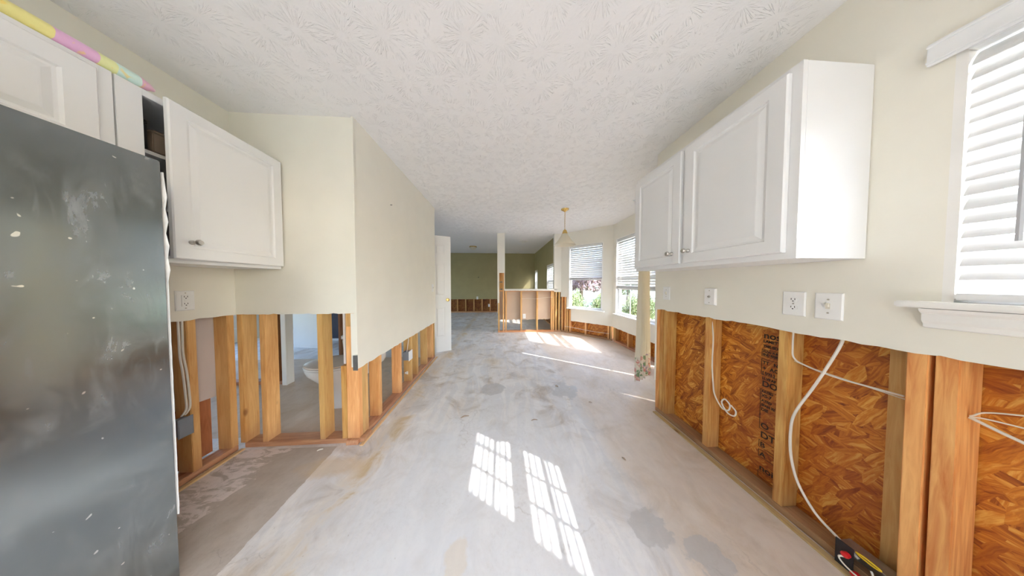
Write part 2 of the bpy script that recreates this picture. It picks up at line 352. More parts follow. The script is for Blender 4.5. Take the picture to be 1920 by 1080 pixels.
# ------------------------------------------------------------------ helpers
def tag(o, label=None, cat=None, group=None, kind=None):
    if label: o['label'] = label
    if cat: o['category'] = cat
    if group: o['group'] = group
    if kind: o['kind'] = kind
    return o
def empty(name, loc=(0, 0, 0), rz=0, parent=None):
    o = bpy.data.objects.new(name, None); COL.objects.link(o); o.location = loc; o.rotation_euler = (0, 0, rz)
    o.empty_display_size = .05
    if parent: o.parent = parent
    return o
def link(name, me, mat, parent=None, loc=(0, 0, 0), rot=(0, 0, 0)):
    o = bpy.data.objects.new(name, me); COL.objects.link(o)
    if mat and not me.materials: me.materials.append(mat)
    o.location = loc; o.rotation_euler = rot
    if parent: o.parent = parent
    return o
class MB:
    def __init__(s): s.v = []; s.f = []
    def add(s, vs, fs):
        k = len(s.v); s.v += [tuple(p) for p in vs]; s.f += [tuple(i + k for i in f) for f in fs]; return s
    def box(s, x0, x1, y0, y1, z0, z1, mat=None):
        vs = [(x, y, z) for z in (z0, z1) for x, y in ((x0, y0), (x1, y0), (x1, y1), (x0, y1))]
        if mat is not None: vs = [mat @ Vector(p) for p in vs]
        return s.add(vs, [(3, 2, 1, 0), (4, 5, 6, 7), (0, 1, 5, 4), (1, 2, 6, 5), (2, 3, 7, 6), (3, 0, 4, 7)])
    def lathe(s, prof, c=(0, 0, 0), seg=24, mat=None, cap=True):
        vs = []
        for r, z in prof:
            for i in range(seg):
                a = 2 * PI * i / seg; vs.append(Vector((r * math.cos(a), r * math.sin(a), z)))
        if mat is not None: vs = [mat @ p for p in vs]
        vs = [p + Vector(c) for p in vs]
        fs = []
        for j in range(len(prof) - 1):
            for i in range(seg):
                k = (i + 1) % seg; fs.append((j * seg + i, j * seg + k, (j + 1) * seg + k, (j + 1) * seg + i))
        if cap: fs.append(tuple(reversed(range(seg)))); fs.append(tuple((len(prof) - 1) * seg + i for i in range(seg)))
        return s.add(vs, fs)
    def loft(s, rings, cap=True):
        n = len(rings[0]); vs = [p for r in rings for p in r]; fs = []
        for j in range(len(rings) - 1):
            for i in range(n):
                k = (i + 1) % n; fs.append((j * n + i, j * n + k, (j + 1) * n + k, (j + 1) * n + i))
        if cap: fs.append(tuple(reversed(range(n)))); fs.append(tuple((len(rings) - 1) * n + i for i in range(n)))
        return s.add(vs, fs)
    def tube(s, pts, r, seg=8, smooth=6, cap=True):
        P = [Vector(p) for p in pts]
        if smooth and len(P) > 2:
            Q = []; E = [P[0] * 2 - P[1]] + P + [P[-1] * 2 - P[-2]]
            for i in range(1, len(E) - 2):
                for k in range(smooth):
                    t = k / smooth; a, b, c, d = E[i - 1:i + 3]
                    Q.append(.5 * ((2 * b) + (c - a) * t + (2 * a - 5 * b + 4 * c - d) * t * t + (3 * b - a - 3 * c + d) * t ** 3))
            Q.append(P[-1]); P = Q
        rings = []; prev = None
        for i, p in enumerate(P):
            t = (P[min(i + 1, len(P) - 1)] - P[max(i - 1, 0)]).normalized()
            u = prev - t * prev.dot(t) if prev is not None else t.orthogonal()
            if u.length < 1e-6: u = t.orthogonal()
            u.normalize(); prev = u; w_ = t.cross(u)
            rr = r[i * len(r) // len(P)] if isinstance(r, (list, tuple)) else r
            rings.append([p + (u * math.cos(2 * PI * k / seg) + w_ * math.sin(2 * PI * k / seg)) * rr for k in range(seg)])
        return s.loft(rings, cap)
    def panel(s, x0, x1, z0, z1, prof):
        """nested rectangles in the XZ plane; prof = (inset, y); last one is capped"""
        rings = []
        for ins, y in prof:
            rings.append([(x0 + ins, y, z0 + ins), (x1 - ins, y, z0 + ins), (x1 - ins, y, z1 - ins), (x0 + ins, y, z1 - ins)])
        return s.loft(rings, True)
    def mesh(s, name, bevel=0, smooth=False):
        me = bpy.data.meshes.new(name); bm = bmesh.new()
        vs = [bm.verts.new(p) for p in s.v]
        for f in s.f:
            try: bm.faces.new([vs[i] for i in f])
            except ValueError: pass
        bmesh.ops.remove_doubles(bm, verts=bm.verts[:], dist=1e-5)
        if bevel:
            ed = [e for e in bm.edges if len(e.link_faces) == 2 and e.calc_face_angle(0) > R(40)]
            bmesh.ops.bevel(bm, geom=ed, offset=bevel, segments=2, affect='EDGES', clamp_overlap=True)
        bmesh.ops.recalc_face_normals(bm, faces=bm.faces[:])
        bm.to_mesh(me); bm.free()
        if smooth:
            me.shade_smooth()
            try: me.set_sharp_from_angle(angle=R(38))
            except Exception: pass
        return me
    def build(s, name, mat, parent=None, loc=(0, 0, 0), rot=(0, 0, 0), bevel=0, smooth=False):
        return link(name, s.mesh(name, bevel, smooth), mat, parent, loc, rot)

def sheet_mesh(name, Ln, z0, z1, th, holes=(), rag=0.0, y0=0.0):
    """drywall sheet in the wall's own frame: x along the wall, y=0 room face, -y outward"""
    us = {0.0, Ln}; zs = {z0, z1}
    for a, b, c, d in holes: us |= {max(0, a), min(Ln, b)}; zs |= {max(z0, c), min(z1, d)}
    if rag:
        k = 0.0
        while k < Ln: us.add(round(k, 4)); k += .035
        zs.add(z0 + .05)
    us = sorted(us); zs = sorted(zs)
    rnd = random.Random(hash(name) % 1000 + int(Ln * 100))
    rnd = random.Random(int(Ln * 1000) + int(z0 * 1000))
    def solid(i, j):
        if not (0 <= i < len(us) - 1 and 0 <= j < len(zs) - 1): return False
        cu = (us[i] + us[i + 1]) / 2; cz = (zs[j] + zs[j + 1]) / 2
        return not any(a < cu < b and c < cz < d for a, b, c, d in holes)
    idx = {}; V = []; F = []
    jit = [rnd.uniform(-rag, rag) for _ in us]
    def vert(i, j, k):
        key = (i, j, k)
        if key not in idx:
            z = zs[j]
            if rag and not solid(i - 1, j - 1) and not solid(i, j - 1) and j == 0: z += jit[i]
            idx[key] = len(V); V.append((us[i], y0 - th * k, z))
        return idx[key]
    for i in range(len(us) - 1):
        for j in range(len(zs) - 1):
            if not solid(i, j): continue
            F.append([vert(i, j, 0), vert(i + 1, j, 0), vert(i + 1, j + 1, 0), vert(i, j + 1, 0)])
            F.append([vert(i, j, 1), vert(i, j + 1, 1), vert(i + 1, j + 1, 1), vert(i + 1, j, 1)])
            if not solid(i - 1, j): F.append([vert(i, j, 0), vert(i, j + 1, 0), vert(i, j + 1, 1), vert(i, j, 1)])
            if not solid(i + 1, j): F.append([vert(i + 1, j, 0), vert(i + 1, j, 1), vert(i + 1, j + 1, 1), vert(i + 1, j + 1, 0)])
            if not solid(i, j - 1): F.append([vert(i, j, 0), vert(i, j, 1), vert(i + 1, j, 1), vert(i + 1, j, 0)])
            if not solid(i, j + 1): F.append([vert(i, j + 1, 0), vert(i + 1, j + 1, 0), vert(i + 1, j + 1, 1), vert(i, j + 1, 1)])
    m = MB(); m.add(V, F); return m.mesh(name)
def wall(name, p0, ang, Ln, z0, z1=2.44, holes=(), rag=0.0, mat=None, th=.0127, y0=0.0):
    o = link(name, sheet_mesh(name, Ln, z0, z1, th, holes, rag, y0), mat, None, (p0[0], p0[1], 0), (0, 0, ang))
    o['kind'] = 'structure'; return o
_stud = {}
def studs(w_, xs, h=2.36, z0=.038, mat=None, depth=.089, yc=-.0127 - .0455, wd=.038, name='stud', jitter=1.0):
    for x in xs:
        hh, zz, wdd = h, z0, wd
        if isinstance(x, tuple): x, hh = x[0], x[1]
        key = (round(hh, 3), depth, wdd, mat.name)
        if key not in _stud:
            b = MB().box(-wdd / 2, wdd / 2, -depth / 2, depth / 2, 0, hh); _stud[key] = b.mesh(name, bevel=.0025)
        rz = random.uniform(-.02, .02) * jitter
        link(name, _stud[key], mat, w_, (x, yc, zz), (random.uniform(-.002, .002) * jitter, random.uniform(-.004, .004) * jitter, rz))
def plate(w_, x0, x1, z0=.0, mat=None, name='bottom_plate', yc=-.0582, depth=.089, th=.038):
    MB().box(x0, x1, yc - depth / 2, yc + depth / 2, z0, z0 + th).build(name, mat or M_platex, w_, bevel=.003)
def sheathing(w_, Ln, holes=(), mat=None, y0=-.1035, x0=0):
    me = sheet_mesh('sheathing', Ln, 0, 2.46, .011, holes, 0, y0)
    link('sheathing', me, mat or M_osb, w_, (x0, 0, 0))

H = 2.44
# ------------------------------------------------------------------ floor, ceiling, ground
def outline():
    return [(-5.6, -3.35), (1.6, -3.35), (1.6, 1.83), (2.50, 2.62), (2.50, 4.06), (1.58, 4.98), (1.58, 8.4), (-5.6, 8.4)]
def prism(pts, z0, z1):
    m = MB(); n = len(pts)
    m.add([(x, y, z0) for x, y in pts] + [(x, y, z1) for x, y in pts],
          [tuple(reversed(range(n))), tuple(range(n, 2 * n))] + [(i, (i + 1) % n, (i + 1) % n + n, i + n) for i in range(n)])
    return m
tag(prism(outline(), -.15, 0).build('floor', M_floor), kind='structure')
tag(prism(outline(), H, H + .2).build('ceiling', M_ceil), kind='structure')
tag(MB().box(-40, 60, -40, 70, -.6, -.32).build('ground', M_grass), kind='structure')
tag(MB().box(1.65, 5.2, -6, 5.6, -.32, -.22).box(-9, 1.65, -7, -3.4, -.32, -.22).box(-9, -5.7, -3.4, 9, -.32, -.22).build('patio', M_bounce), kind='structure')  # invented paving, added so the ground bounces neutral light instead of lawn green

# ------------------------------------------------------------------ windows (own frame: x along wall, +y into the room)
def window(name, parent_p, ang, x0, x1, z0, z1, cols=3, rows=2, depth=.12, sill=True, apron=False, ext=.05, glazed=True):
    r = empty(name, (parent_p[0], parent_p[1], 0), ang); r['kind'] = 'structure'
    t = .018
    MB().box(x0, x0 + t, -depth, 0, z0, z1).build('jamb', M_trim, r)
    MB().box(x1 - t, x1, -depth, 0, z0, z1).build('jamb', M_trim, r)
    MB().box(x0 + t, x1 - t, -depth, 0, z1 - t, z1).build('head_jamb', M_trim, r)
    if sill:
        m = MB().box(x0 - ext, x1 + ext, -depth, .045, z0 - .022, z0)
        m.build('window_sill', M_trim, r, bevel=.004)
        if apron:
            m = MB(); ea = ext - .04
            prof = [(.002, -.022), (.036, -.024), (.032, -.034), (.022, -.042), (.020, -.066), (.014, -.075), (.012, -.088), (.001, -.092)]
            v = []; f = []; k = len(prof)
            for xx in (x0 - ea, x1 + ea): v += [(xx, y, z0 + z) for y, z in prof]
            f = [(i, i + 1, i + 1 + k, i + k) for i in range(k - 1)] + [tuple(range(k)), tuple(range(2 * k - 1, k - 1, -1)), (0, k, 2 * k - 1, k - 1)]
            m.add(v, f).build('sill_moulding', M_trim, r)
    a0, a1 = x0 + t, x1 - t; mid = (z0 + z1) / 2 - .02; fr = .038
    for nm, b0, b1, yy in (('upper_sash', mid, z1 - t, -.095), ('lower_sash', z0, mid + .035, -.065)):
        m = MB()
        m.box(a0, a0 + fr, yy - .014, yy + .014, b0, b1); m.box(a1 - fr, a1, yy - .014, yy + .014, b0, b1)
        m.box(a0 + fr, a1 - fr, yy - .014, yy + .014, b0, b0 + fr); m.box(a0 + fr, a1 - fr, yy - .014, yy + .014, b1 - fr, b1)
        s = m.build(nm, M_vinyl, r)
        for c in range(1, cols):
            xx = a0 + fr + (a1 - a0 - 2 * fr) * c / cols
            MB().box(xx - .007, xx + .007, yy - .006, yy + .006, b0 + fr, b1 - fr).build('muntin', M_vinyl, s)
        for c in range(1, rows):
            zz = b0 + fr + (b1 - b0 - 2 * fr) * c / rows
            MB().box(a0 + fr, a1 - fr, yy - .005, yy + .005, zz - .006, zz + .006).build('muntin', M_vinyl, s)
        MB().box(a0 + fr - .005, a1 - fr + .005, yy - .002, yy + .002, b0 + fr - .005, b1 - fr + .005).build('pane', M_glass, s)
    c = Matrix.Rotation(ang, 4, 'Z') @ Vector(((x0 + x1) / 2, -.02 - depth, 0))
    portal('portal', (parent_p[0] + c.x, parent_p[1] + c.y, (z0 + z1) / 2), ang, x1 - x0, z1 - z0)
    return r

_slat = {}
def blind(p, ang, x0, x1, zb, zt, label, group=None, tilt=62, yc=-.03, valance=None, pitch=.045, wand=None, fold=0, name='window_blind', dep=.05, joined=False):
    r = empty(name, (p[0], p[1], 0), ang)
    # recentre the root at the blind's own foot
    off = Matrix.Rotation(ang, 4, 'Z') @ Vector((x0, 0, 0)); r.location = (p[0] + off.x, p[1] + off.y, zb)
    W = x1 - x0; HH = zt - zb
    tag(r, label, 'window blind', group)
    key = round(W, 3)
    def slat_m(m=None, z=0, t=None):
        m = m or MB(); pr = []
        tt = R(tilt if t is None else t)
        for i in range(5):
            a = -1 + i / 2; u = a * dep / 2; c = .0022 * (1 - a * a)
            pr.append((u * math.cos(tt) + c * math.sin(tt), -u * math.sin(tt) + c * math.cos(tt)))
        v = []; th = .0026
        for xx in (0.004, W - .004):
            v += [(xx, yc + a, z + b) for a, b in pr] + [(xx, yc + a - th * math.sin(tt) * 1, z + b - th * math.cos(tt)) for a, b in reversed(pr)]
        k = 10
        f = [(i, (i + 1) % k, (i + 1) % k + k, i + k) for i in range(k)] + [tuple(range(k)), tuple(range(2 * k - 1, k - 1, -1))]
        return m.add(v, f)
    n = int((HH - .075 - fold) / pitch)
    if joined:
        m = MB()
        for i in range(n): slat_m(m, HH - .05 - (i + .5) * pitch)
        o = m.build('slats', M_slat, r); o['kind'] = 'stuff'
    else:
        if key not in _slat or True: me = slat_m().mesh('slat', smooth=False)
        for i in range(n):
            link('slat', me, M_slat, r, (0, 0, HH - .05 - (i + .5) * pitch), (random.uniform(-.03, .03), 0, 0))
        for j in range(int(fold / .008)):   # gathered slats lying flat on the bottom rail
            link('slat', slat_m(None, 0, 4).mesh('slat') if j == 0 else fl, M_slat, r, (0, 0, .028 + j * .008)) if j == 0 else link('slat', fl, M_slat, r, (0, 0, .028 + j * .008))
            if j == 0: fl = [c for c in COL.objects if c.parent == r][-1].data
    MB().box(.002, W - .002, yc - .025, yc + .025, HH - .045, HH - .002).build('head_rail', M_slat, r, bevel=.002)
    MB().box(.002, W - .002, yc - .026, yc + .026, 0, .022).build('bottom_rail', M_slat, r, bevel=.004)
    for fx in (.16, .84) if W < 1.2 else (.12, .5, .88):
        for dy in (-.021, .021):
            MB().box(W * fx - .001, W * fx + .001, yc + dy - .001, yc + dy + .001, .02, HH - .04).build('ladder_cord', M_slat, r)
    if valance:
        va, vb, vz, vh = valance
        m = MB().box(va - x0, vb - x0, .010, .022, vz - zb, vz - zb + vh); m.box(va - x0, vb - x0, .022, .027, vz - zb + .006, vz - zb + .014); m.box(va - x0, vb - x0, .022, .027, vz - zb + vh - .014, vz - zb + vh - .006)
        m.box(va - x0, va - x0 + .010, -.0, .010, vz - zb, vz - zb + vh)
        m.build('valance', M_vinyl, r, bevel=.0015)
    if wand:
        wx, z_t, z_b = wand
        MB().tube([(wx - x0, .055, z_t - zb), (wx - x0, .058, z_b - zb)], .0048, 6, 0).build('tilt_wand', plain('clear_grey_wand', (.42, .43, .45), .3, bmp=0), r)
    return r

# ------------------------------------------------------------------ kitchen right wall
WR = (1.48, -3.2); aR = R(90)
kw = (3.14, 3.778, 1.17, 2.03)          # opening: y -0.06 .. 0.578
wr = wall('wall_right', WR, aR, 5.0, .985, H, [kw, (.35, 2.3, .06, 2.10)], .005, M_cream)
y = lambda v: v + 3.2
studs(wr, [y(1.781), y(1.741), y(1.700), y(1.335), y(.955)], mat=M_studr)
studs(wr, [(y(.613), 2.36), (y(.565), 1.07), (y(.16), 1.07), (y(-.25), 2.36), (y(-.66), 2.36)], mat=M_studr)
MB().box(y(.650), y(.700), -.1015, -.088, .038, .98).build('backing_board', M_stud, wr, bevel=.002)
plate(wr, 0, 5.0)
plate(wr, y(-.10), y(.585), z0=1.108, name='sill_plate', mat=M_platef)
sheathing(wr, 5.0, [kw, (.35, 2.3, .06, 2.10)])
MB().box(.0, 4.97, .002, .034, 0.0, .010).build('tack_strip', M_platel, wr, bevel=.002)
MB().box(4.9995, 5.01, -.115, -.0005, .985, 2.44).build('end_board', M_cream, wr)
window('window_1', WR, aR, *kw[:2], kw[2], kw[3], 3, 2, ext=.062, apron=True)
blind(WR, aR, 3.162, 3.760, 1.178, 2.012, 'white slatted blind with a deep valance over the kitchen window beside the white cabinets',
      tilt=58, yc=-.014, valance=(3.06, 3.815, 1.972, .072), wand=(3.665, 1.93, 1.35))
window('window_2', WR, aR, .35, 2.3, .06, 2.10, 2, 1)  # invented slider behind the camera, added to light the hall wall

# stamped print on the sheathing (flat black ink)
def stamp(txt, yy, zz, size, parent, rot180=False, x=1.5826, sx=1.0):
    c = bpy.data.curves.new('stamp', 'FONT'); c.body = txt; c.size = size; c.extrude = .0001; c.offset = .0011; c.align_x = 'LEFT'
    c.materials.append(M_ink)
    o = bpy.data.objects.new('stamp', c); COL.objects.link(o)
    M = Matrix(((0, 0, -1), (-1, 0, 0), (0, 1, 0))).to_4x4()
    Wm = Matrix.Translation((x, yy, zz)) @ M @ Matrix.Diagonal((sx, 1, 1, 1))
    o.parent = parent
    # parent frame: (1.48,-3.2) rotated 90 degrees
    P = Matrix.Translation((WR[0], WR[1], 0)) @ Matrix.Rotation(aR, 4, 'Z')
    o.matrix_local = P.inverted() @ Wm
    return o
def stamp_box(y0, y1, z0, z1, parent, x=-.1025):
    t = .0022; m = MB()
    a, b = y(min(y0, y1)), y(max(y0, y1))
    m.box(a, b, x - .0008, x + .0001, z0, z0 + t); m.box(a, b, x - .0008, x + .0001, z1 - t, z1)
    m.box(b - t, b, x - .0008, x + .0001, z0, z1); m.box(a, a + t, x - .0008, x + .0001, z0, z1)
    m.build('stamp_frame', M_ink, parent)
yl = 1.098
for t_, zz, s_, sx_ in (('nosi', .902, .052, 1.0), ('LAMETTI', .876, .022, .9), ('THIS SIDE', .846, .021, .8), ('BLDG FUND', .815, .018, .8), ('END RESIST', .797, .018, .8),
                        ('TT   N', .745, .026, .9), ('+  AOV', .712, .028, 1.0), ('[ 5/32 ]', .685, .02, .9), ('LLVRAR', .652, .02, .9), ('DOLD', .610, .048, .9),
                        ('RATED', .572, .018, .9), ('XS-7', .545, .024, .9), ('ATED', .515, .020, .9), ('SPAN 32', .488, .02, .8), ('DIE', .46, .024, .9), ('O', .355, .045, 1.0),
                        ('DTO', .295, .052, .95), ('B', .238, .04, 1), ('A', .178, .04, 1), ('noi', .092, .05, 1)):
    stamp(t_, yl - .006, zz, s_, wr, sx=sx_)
for z0_, z1_ in ((.79, .835), (.678, .775), (.345, .59), (.23, .275), (.17, .215), (.045, .085)):
    stamp_box(yl, yl - .075, z0_, z1_, wr)

# ------------------------------------------------------------------ bay: facet C (door), facet B, facet A
PC = (1.48, 1.80); aC = R(45)
dh = (.20, 1.02, -.1, 2.05)
wc = wall('wall_patio', PC, aC, 1.23, .3, H, [(.20, 1.02, 0, 2.05)], .003, M_cream2)
studs(wc, [.05, .15, 1.08, 1.18], mat=M_studr); plate(wc, 0, .18); plate(wc, 1.04, 1.23)
sheathing(wc, 1.25, [(.20, 1.02, 0, 2.05)])
d1 = empty('door_1', (PC[0], PC[1], 0), aC); d1['kind'] = 'structure'
for a, b, c, d in ((.205, .235, 0, 2.05), (.985, 1.015, 0, 2.05), (.235, .985, 2.02, 2.05)):
    MB().box(a, b, -.1, 0, c, d).build('door_frame', M_trim, d1)
m = MB(); m.box(.238, .36, -.07, -.03, .01, 2.015); m.box(.86, .982, -.07, -.03, .01, 2.015); m.box(.36, .86, -.07, -.03, .01, .24); m.box(.36, .86, -.07, -.03, 1.90, 2.015)
leaf = m.build('door_leaf', M_door, d1)
MB().box(.355, .865, -.052, -.048, .235, 1.905).build('pane', M_glass, leaf)
for k in range(1, 5): MB().box(.36, .86, -.058, -.042, .24 + 1.66 * k / 5 - .010, .24 + 1.66 * k / 5 + .010).build('muntin', M_door, leaf)
for k in (1, 2): MB().box(.36 + .5 * k / 3 - .008, .36 + .5 * k / 3 + .008, -.058, -.042, .24, 1.9).build('muntin', M_door, leaf)
kn = MB().lathe([(.026, 0), (.026, .004), (.010, .008), (.010, .030), (.026, .038), (.030, .050), (.024, .062), (.0, .064)], (0, 0, 0), 20, Matrix.Rotation(R(-90), 4, 'X'), cap=False)
kn.build('door_knob', M_brass, leaf, loc=(.292, -.03, .985), smooth=True)
portal('portal', (PC[0] + .7, PC[1] + .5, 1.0), aC, .5, 1.6)
def hang(name, pts, zt, zb, mat, amp=.02, folds=6, flare=1.0, label=None, parent=None, hem=None, z_hem=None, nz=14, th=.003):
    """pleated cloth between two floor points"""
    a, b = Vector(pts[0]), Vector(pts[1]); d = (b - a); nrm = Vector((-d.y, d.x)).normalized(); nu = folds * 8
    def grid(z0, z1, nzz):
        v = []; f = []
        for s_ in (0, 1):
            for j in range(nzz + 1):
                z = z0 + (z1 - z0) * j / nzz; k = (zt - z) / (zt - zb)
                for i in range(nu + 1):
                    u = i / nu; fl = 1 + (flare - 1) * k
                    q = a + d * (.5 + (u - .5) * fl) + nrm * (amp * (.6 + .6 * k) * math.sin(u * folds * 2 * PI + .6 * math.sin(3 * k)) + s_ * th)
                    v.append((q.x, q.y, z + (.006 * math.sin(u * 19) if j == 0 and z0 == zb else 0)))
        st = nu + 1; off = st * (nzz + 1)
        for j in range(nzz):
            for i in range(nu):
                p = j * st + i
                f.append((p, p + 1, p + 1 + st, p + st)); f.append((p + off, p + st + off, p + 1 + st + off, p + 1 + off))
        for j in range(nzz):
            for i in (0, nu):
                p = j * st + i; f.append((p, p + st, p + st + off, p + off))
        for i in range(nu):
            for j in (0, nzz):
                p = j * st + i; f.append((p, p + 1, p + 1 + off, p + off))
        return MB().add(v, f)
    return grid
# long gathered curtain with a floral hem
rc = empty('curtain', (1.66, 2.19, .12)); tag(rc, 'long cream gathered curtain with a floral hem hanging past the end of the right wall', 'curtain')
g = hang('curtain', [(1.585 - 1.66, 2.145 - 2.19), (1.735 - 1.66, 2.235 - 2.19)], 1.98, 0.0, None, .018, 5, 2.0)
g(.27, 1.98, 14).build('curtain_panel', M_curt, rc, smooth=True)
g(0.0, .27, 5).build('floral_hem', M_floral, rc, smooth=True)
rr_ = empty('curtain_rod', (1.48, 1.80, 2.1)); tag(rr_, 'white curtain rod above the patio door beside the right wall', 'curtain rod')
a_ = Vector((.707, .707, 0)); n_ = Vector((-.707, .707, 0))
MB().tube([tuple(a_ * .1 + n_ * .215), tuple(a_ * 1.1 + n_ * .215)], .009, 8, 0).build('rod', M_vinyl, rr_)
for s_ in (.12, 1.08): MB().tube([tuple(a_ * s_ + n_ * .004), tuple(a_ * s_ + n_ * .215)], .007, 6, 0).build('bracket', M_vinyl, rr_)
for i, (s0, s1, nm) in enumerate(((.35, .762, 'near'), (.792, .872, 'far'))):
    e = empty('door_curtain', (PC[0], PC[1], .2)); e.rotation_euler = (0, 0, aC)
    e.location = Vector((PC[0], PC[1], .2)) + a_ * s0
    g = hang('x', [(0, -.018), (s1 - s0, -.018)], 1.74, 0, None, .005, 7, 1.0)
    g(0, 1.74, 2).build('cloth', M_curt, e, smooth=True)
    tag(e, 'narrow cream panel curtain covering the patio door glass, %s the wall end' % ('nearest' if i == 0 else 'farthest from'), 'curtain')

PB = (2.35, 2.67); aB = R(90)
LB = 1.33; wb = (.18, 1.245, .60, 2.12)
wbo = wall('wall_bay', PB, aB, LB, .30, H, [wb], .004, M_cream2)
studs(wbo, [(.05, 2.36), (.40, .5), (.85, .5), (1.27, 2.36), (1.31, 2.36)], mat=M_stud); plate(wbo, 0, LB); sheathing(wbo, LB + .05, [wb], x0=-.02)
window('window_3', PB, aB, *wb, 3, 2, ext=.04)
blind(PB, aB, .205, 1.22, 1.10, 2.10, 'half raised white slatted blind on the bay window nearer the cabinets', 'bay window blinds', tilt=58, yc=-.03, fold=.06)
PA = (2.35, 4.0); aA = R(135); LA = 1.202
wa = (.205, .995, .62, 2.11)
wao = wall('wall_bay', PA, aA, LA, .31, H, [wa, (.93, 1.06, .3, .60), (1.045, 1.3, .3, .88)], .004, M_cream2)
studs(wao, [.03, .085, (.58, .53), (.96, .53)], mat=M_stud); studs(wao, [1.03, 1.085, 1.17], mat=M_stud); plate(wao, 0, LA); sheathing(wao, LA + .08, [(wa[0] + .03, wa[1], wa[2], wa[3])], x0=-.03)
window('window_4', PA, aA, *wa, 1, 1, ext=.04)
blind(PA, aA, .23, .97, 1.29, 2.09, 'half raised white slatted blind on the bay window facing the kitchen, beside the half wall', 'bay window blinds', tilt=64, yc=-.03, fold=.04)

# nook wall stub beside the half wall
ws = wall('wall_stub', (1.515, 4.845), R(180), .185, 1.0, H, [], .004, M_cream2, th=.10)
studs(ws, [(.13, .96), (.05, .96)], mat=M_stud, yc=-.055, jitter=.3); plate(ws, 0, .185, yc=-.055)

# ------------------------------------------------------------------ living room beyond
PO = (1.42, 4.95)
ow = [(.25, 1.05, .85, 1.76), (2.60, 3.15, .85, 1.73)]
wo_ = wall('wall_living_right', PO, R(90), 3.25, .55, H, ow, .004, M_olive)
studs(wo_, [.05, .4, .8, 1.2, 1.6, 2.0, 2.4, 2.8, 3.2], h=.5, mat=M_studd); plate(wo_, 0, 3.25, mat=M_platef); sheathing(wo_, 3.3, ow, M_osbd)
for i, (a, b, c, d) in enumerate(ow):
    window('window_%d' % (5 + i), PO, R(90), a, b, c, d, 2, 2, ext=.03)
    blind(PO, R(90), a + .02, b - .02, c + .01, d - .02, ['white blind on the olive wall window nearest the half wall', 'white blind on the olive wall window in the far corner of the living room'][i],
          'olive wall blinds', tilt=55, joined=True)
wf = wall('wall_back', (1.42, 8.2), R(180), 7.0, .55, H, [], .006, M_olive)
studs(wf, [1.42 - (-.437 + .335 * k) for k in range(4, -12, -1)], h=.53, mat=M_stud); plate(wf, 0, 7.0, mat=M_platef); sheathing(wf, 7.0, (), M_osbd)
wl = wall('wall_left_outer', (-5.45, 8.3), R(-90), 11.5, 0, H, [(1.0, 3.0, .5, 2.1), (4.0, 6.0, .3, 2.15), (7.5, 9.5, .5, 2.1)], 0, M_cream, th=.12)
for i, (a, b, c, d) in enumerate(((1.0, 3.0, .5, 2.1), (4.0, 6.0, .3, 2.15), (7.5, 9.5, .5, 2.1))):
    window('window_%d' % (7 + i), (-5.45, 8.3), R(-90), a, b, c, d, 3, 2)  # invented windows in the unseen outer wall, added to lighten the back rooms
wk = wall('wall_front', (-5.45, -3.2), 0, 6.95, 0, H, [(3.7, 5.2, .02, 2.15)], 0, M_cream, th=.12)
window('window_10', (-5.45, -3.2), 0, 3.7, 5.2, .02, 2.15, 2, 1, sill=False)  # invented opening behind the camera, added for fill light

# half wall with exposed studs and the drywall column at its end
hw = link('wall_partition', MB().box(.08, 1.40, 4.845, 4.985, 1.052, 1.074).mesh('wall_partition', bevel=.002), M_trim); hw['kind'] = 'structure'
def hstud(x, z0=.038, z1=1.014, mat=M_stud, wd=.036, yy=(4.86, 4.949)):
    MB().box(x - wd / 2, x + wd / 2, yy[0], yy[1], z0, z1).build('stud', mat, hw, bevel=.002)
for x in (.13, .51, .91, 1.28, 1.325): hstud(x)
MB().box(-.07, 1.41, 4.86, 4.949, 0, .038).build('bottom_plate', M_platef, hw, bevel=.002)
MB().box(.10, 1.41, 4.86, 4.949, 1.014, 1.052).build('top_plate', M_platef, hw, bevel=.002)
me = sheet_mesh('backing_drywall', 1.42, .30, 1.05, .0127, (), .012, 0); link('backing_drywall', me, M_kraft, hw, (-.02, 4.966, 0))
m = MB(); m.box(.085, 1.325, 4.842, 4.860, 1.030, 1.052)
m.build('torn_drywall_edge', M_gyp, hw)
cw = link('column', MB().box(-.08, .105, 4.845, 4.858, 1.47, H).mesh('column'), M_cream2); cw['kind'] = 'structure'
tag(cw)
for a, b, c, d in ((-.08, -.035, 4.845, .73), (.085, .105, 4.845, 1.074)):
    MB().box(a, b, c, c + .013, d, 1.47).build('drywall_edge', M_cream2, cw)
MB().box(-.08, -.067, 4.858, 4.97, .73, H).build('drywall_side', M_cream2, cw)
MB().box(.092, .105, 4.858, 4.97, 1.074, H).build('drywall_side', M_cream2, cw)
MB().box(-.08, .105, 4.97, 4.983, .45, H).build('drywall_back', M_cream2, cw)
MB().box(-.064, -.026, 4.86, 4.949, .038, 2.40).build('stud', M_stud, cw, bevel=.002)
MB().box(.050, .088, 4.86, 4.949, .038, 2.40).build('stud', M_stud, cw, bevel=.002)
MB().box(-.024, .048, 4.90, 4.945, 1.26, 2.40).build('blocking', M_studr, cw, bevel=.002)
MB().box(-.03, .090, 4.862, 4.945, 1.015, 1.045).build('blocking', M_stud, cw, bevel=.002)
MB().box(-.024, .048, 4.90, 4.94, 1.08, 1.235).build('blocking', M_studr, cw, bevel=.002)

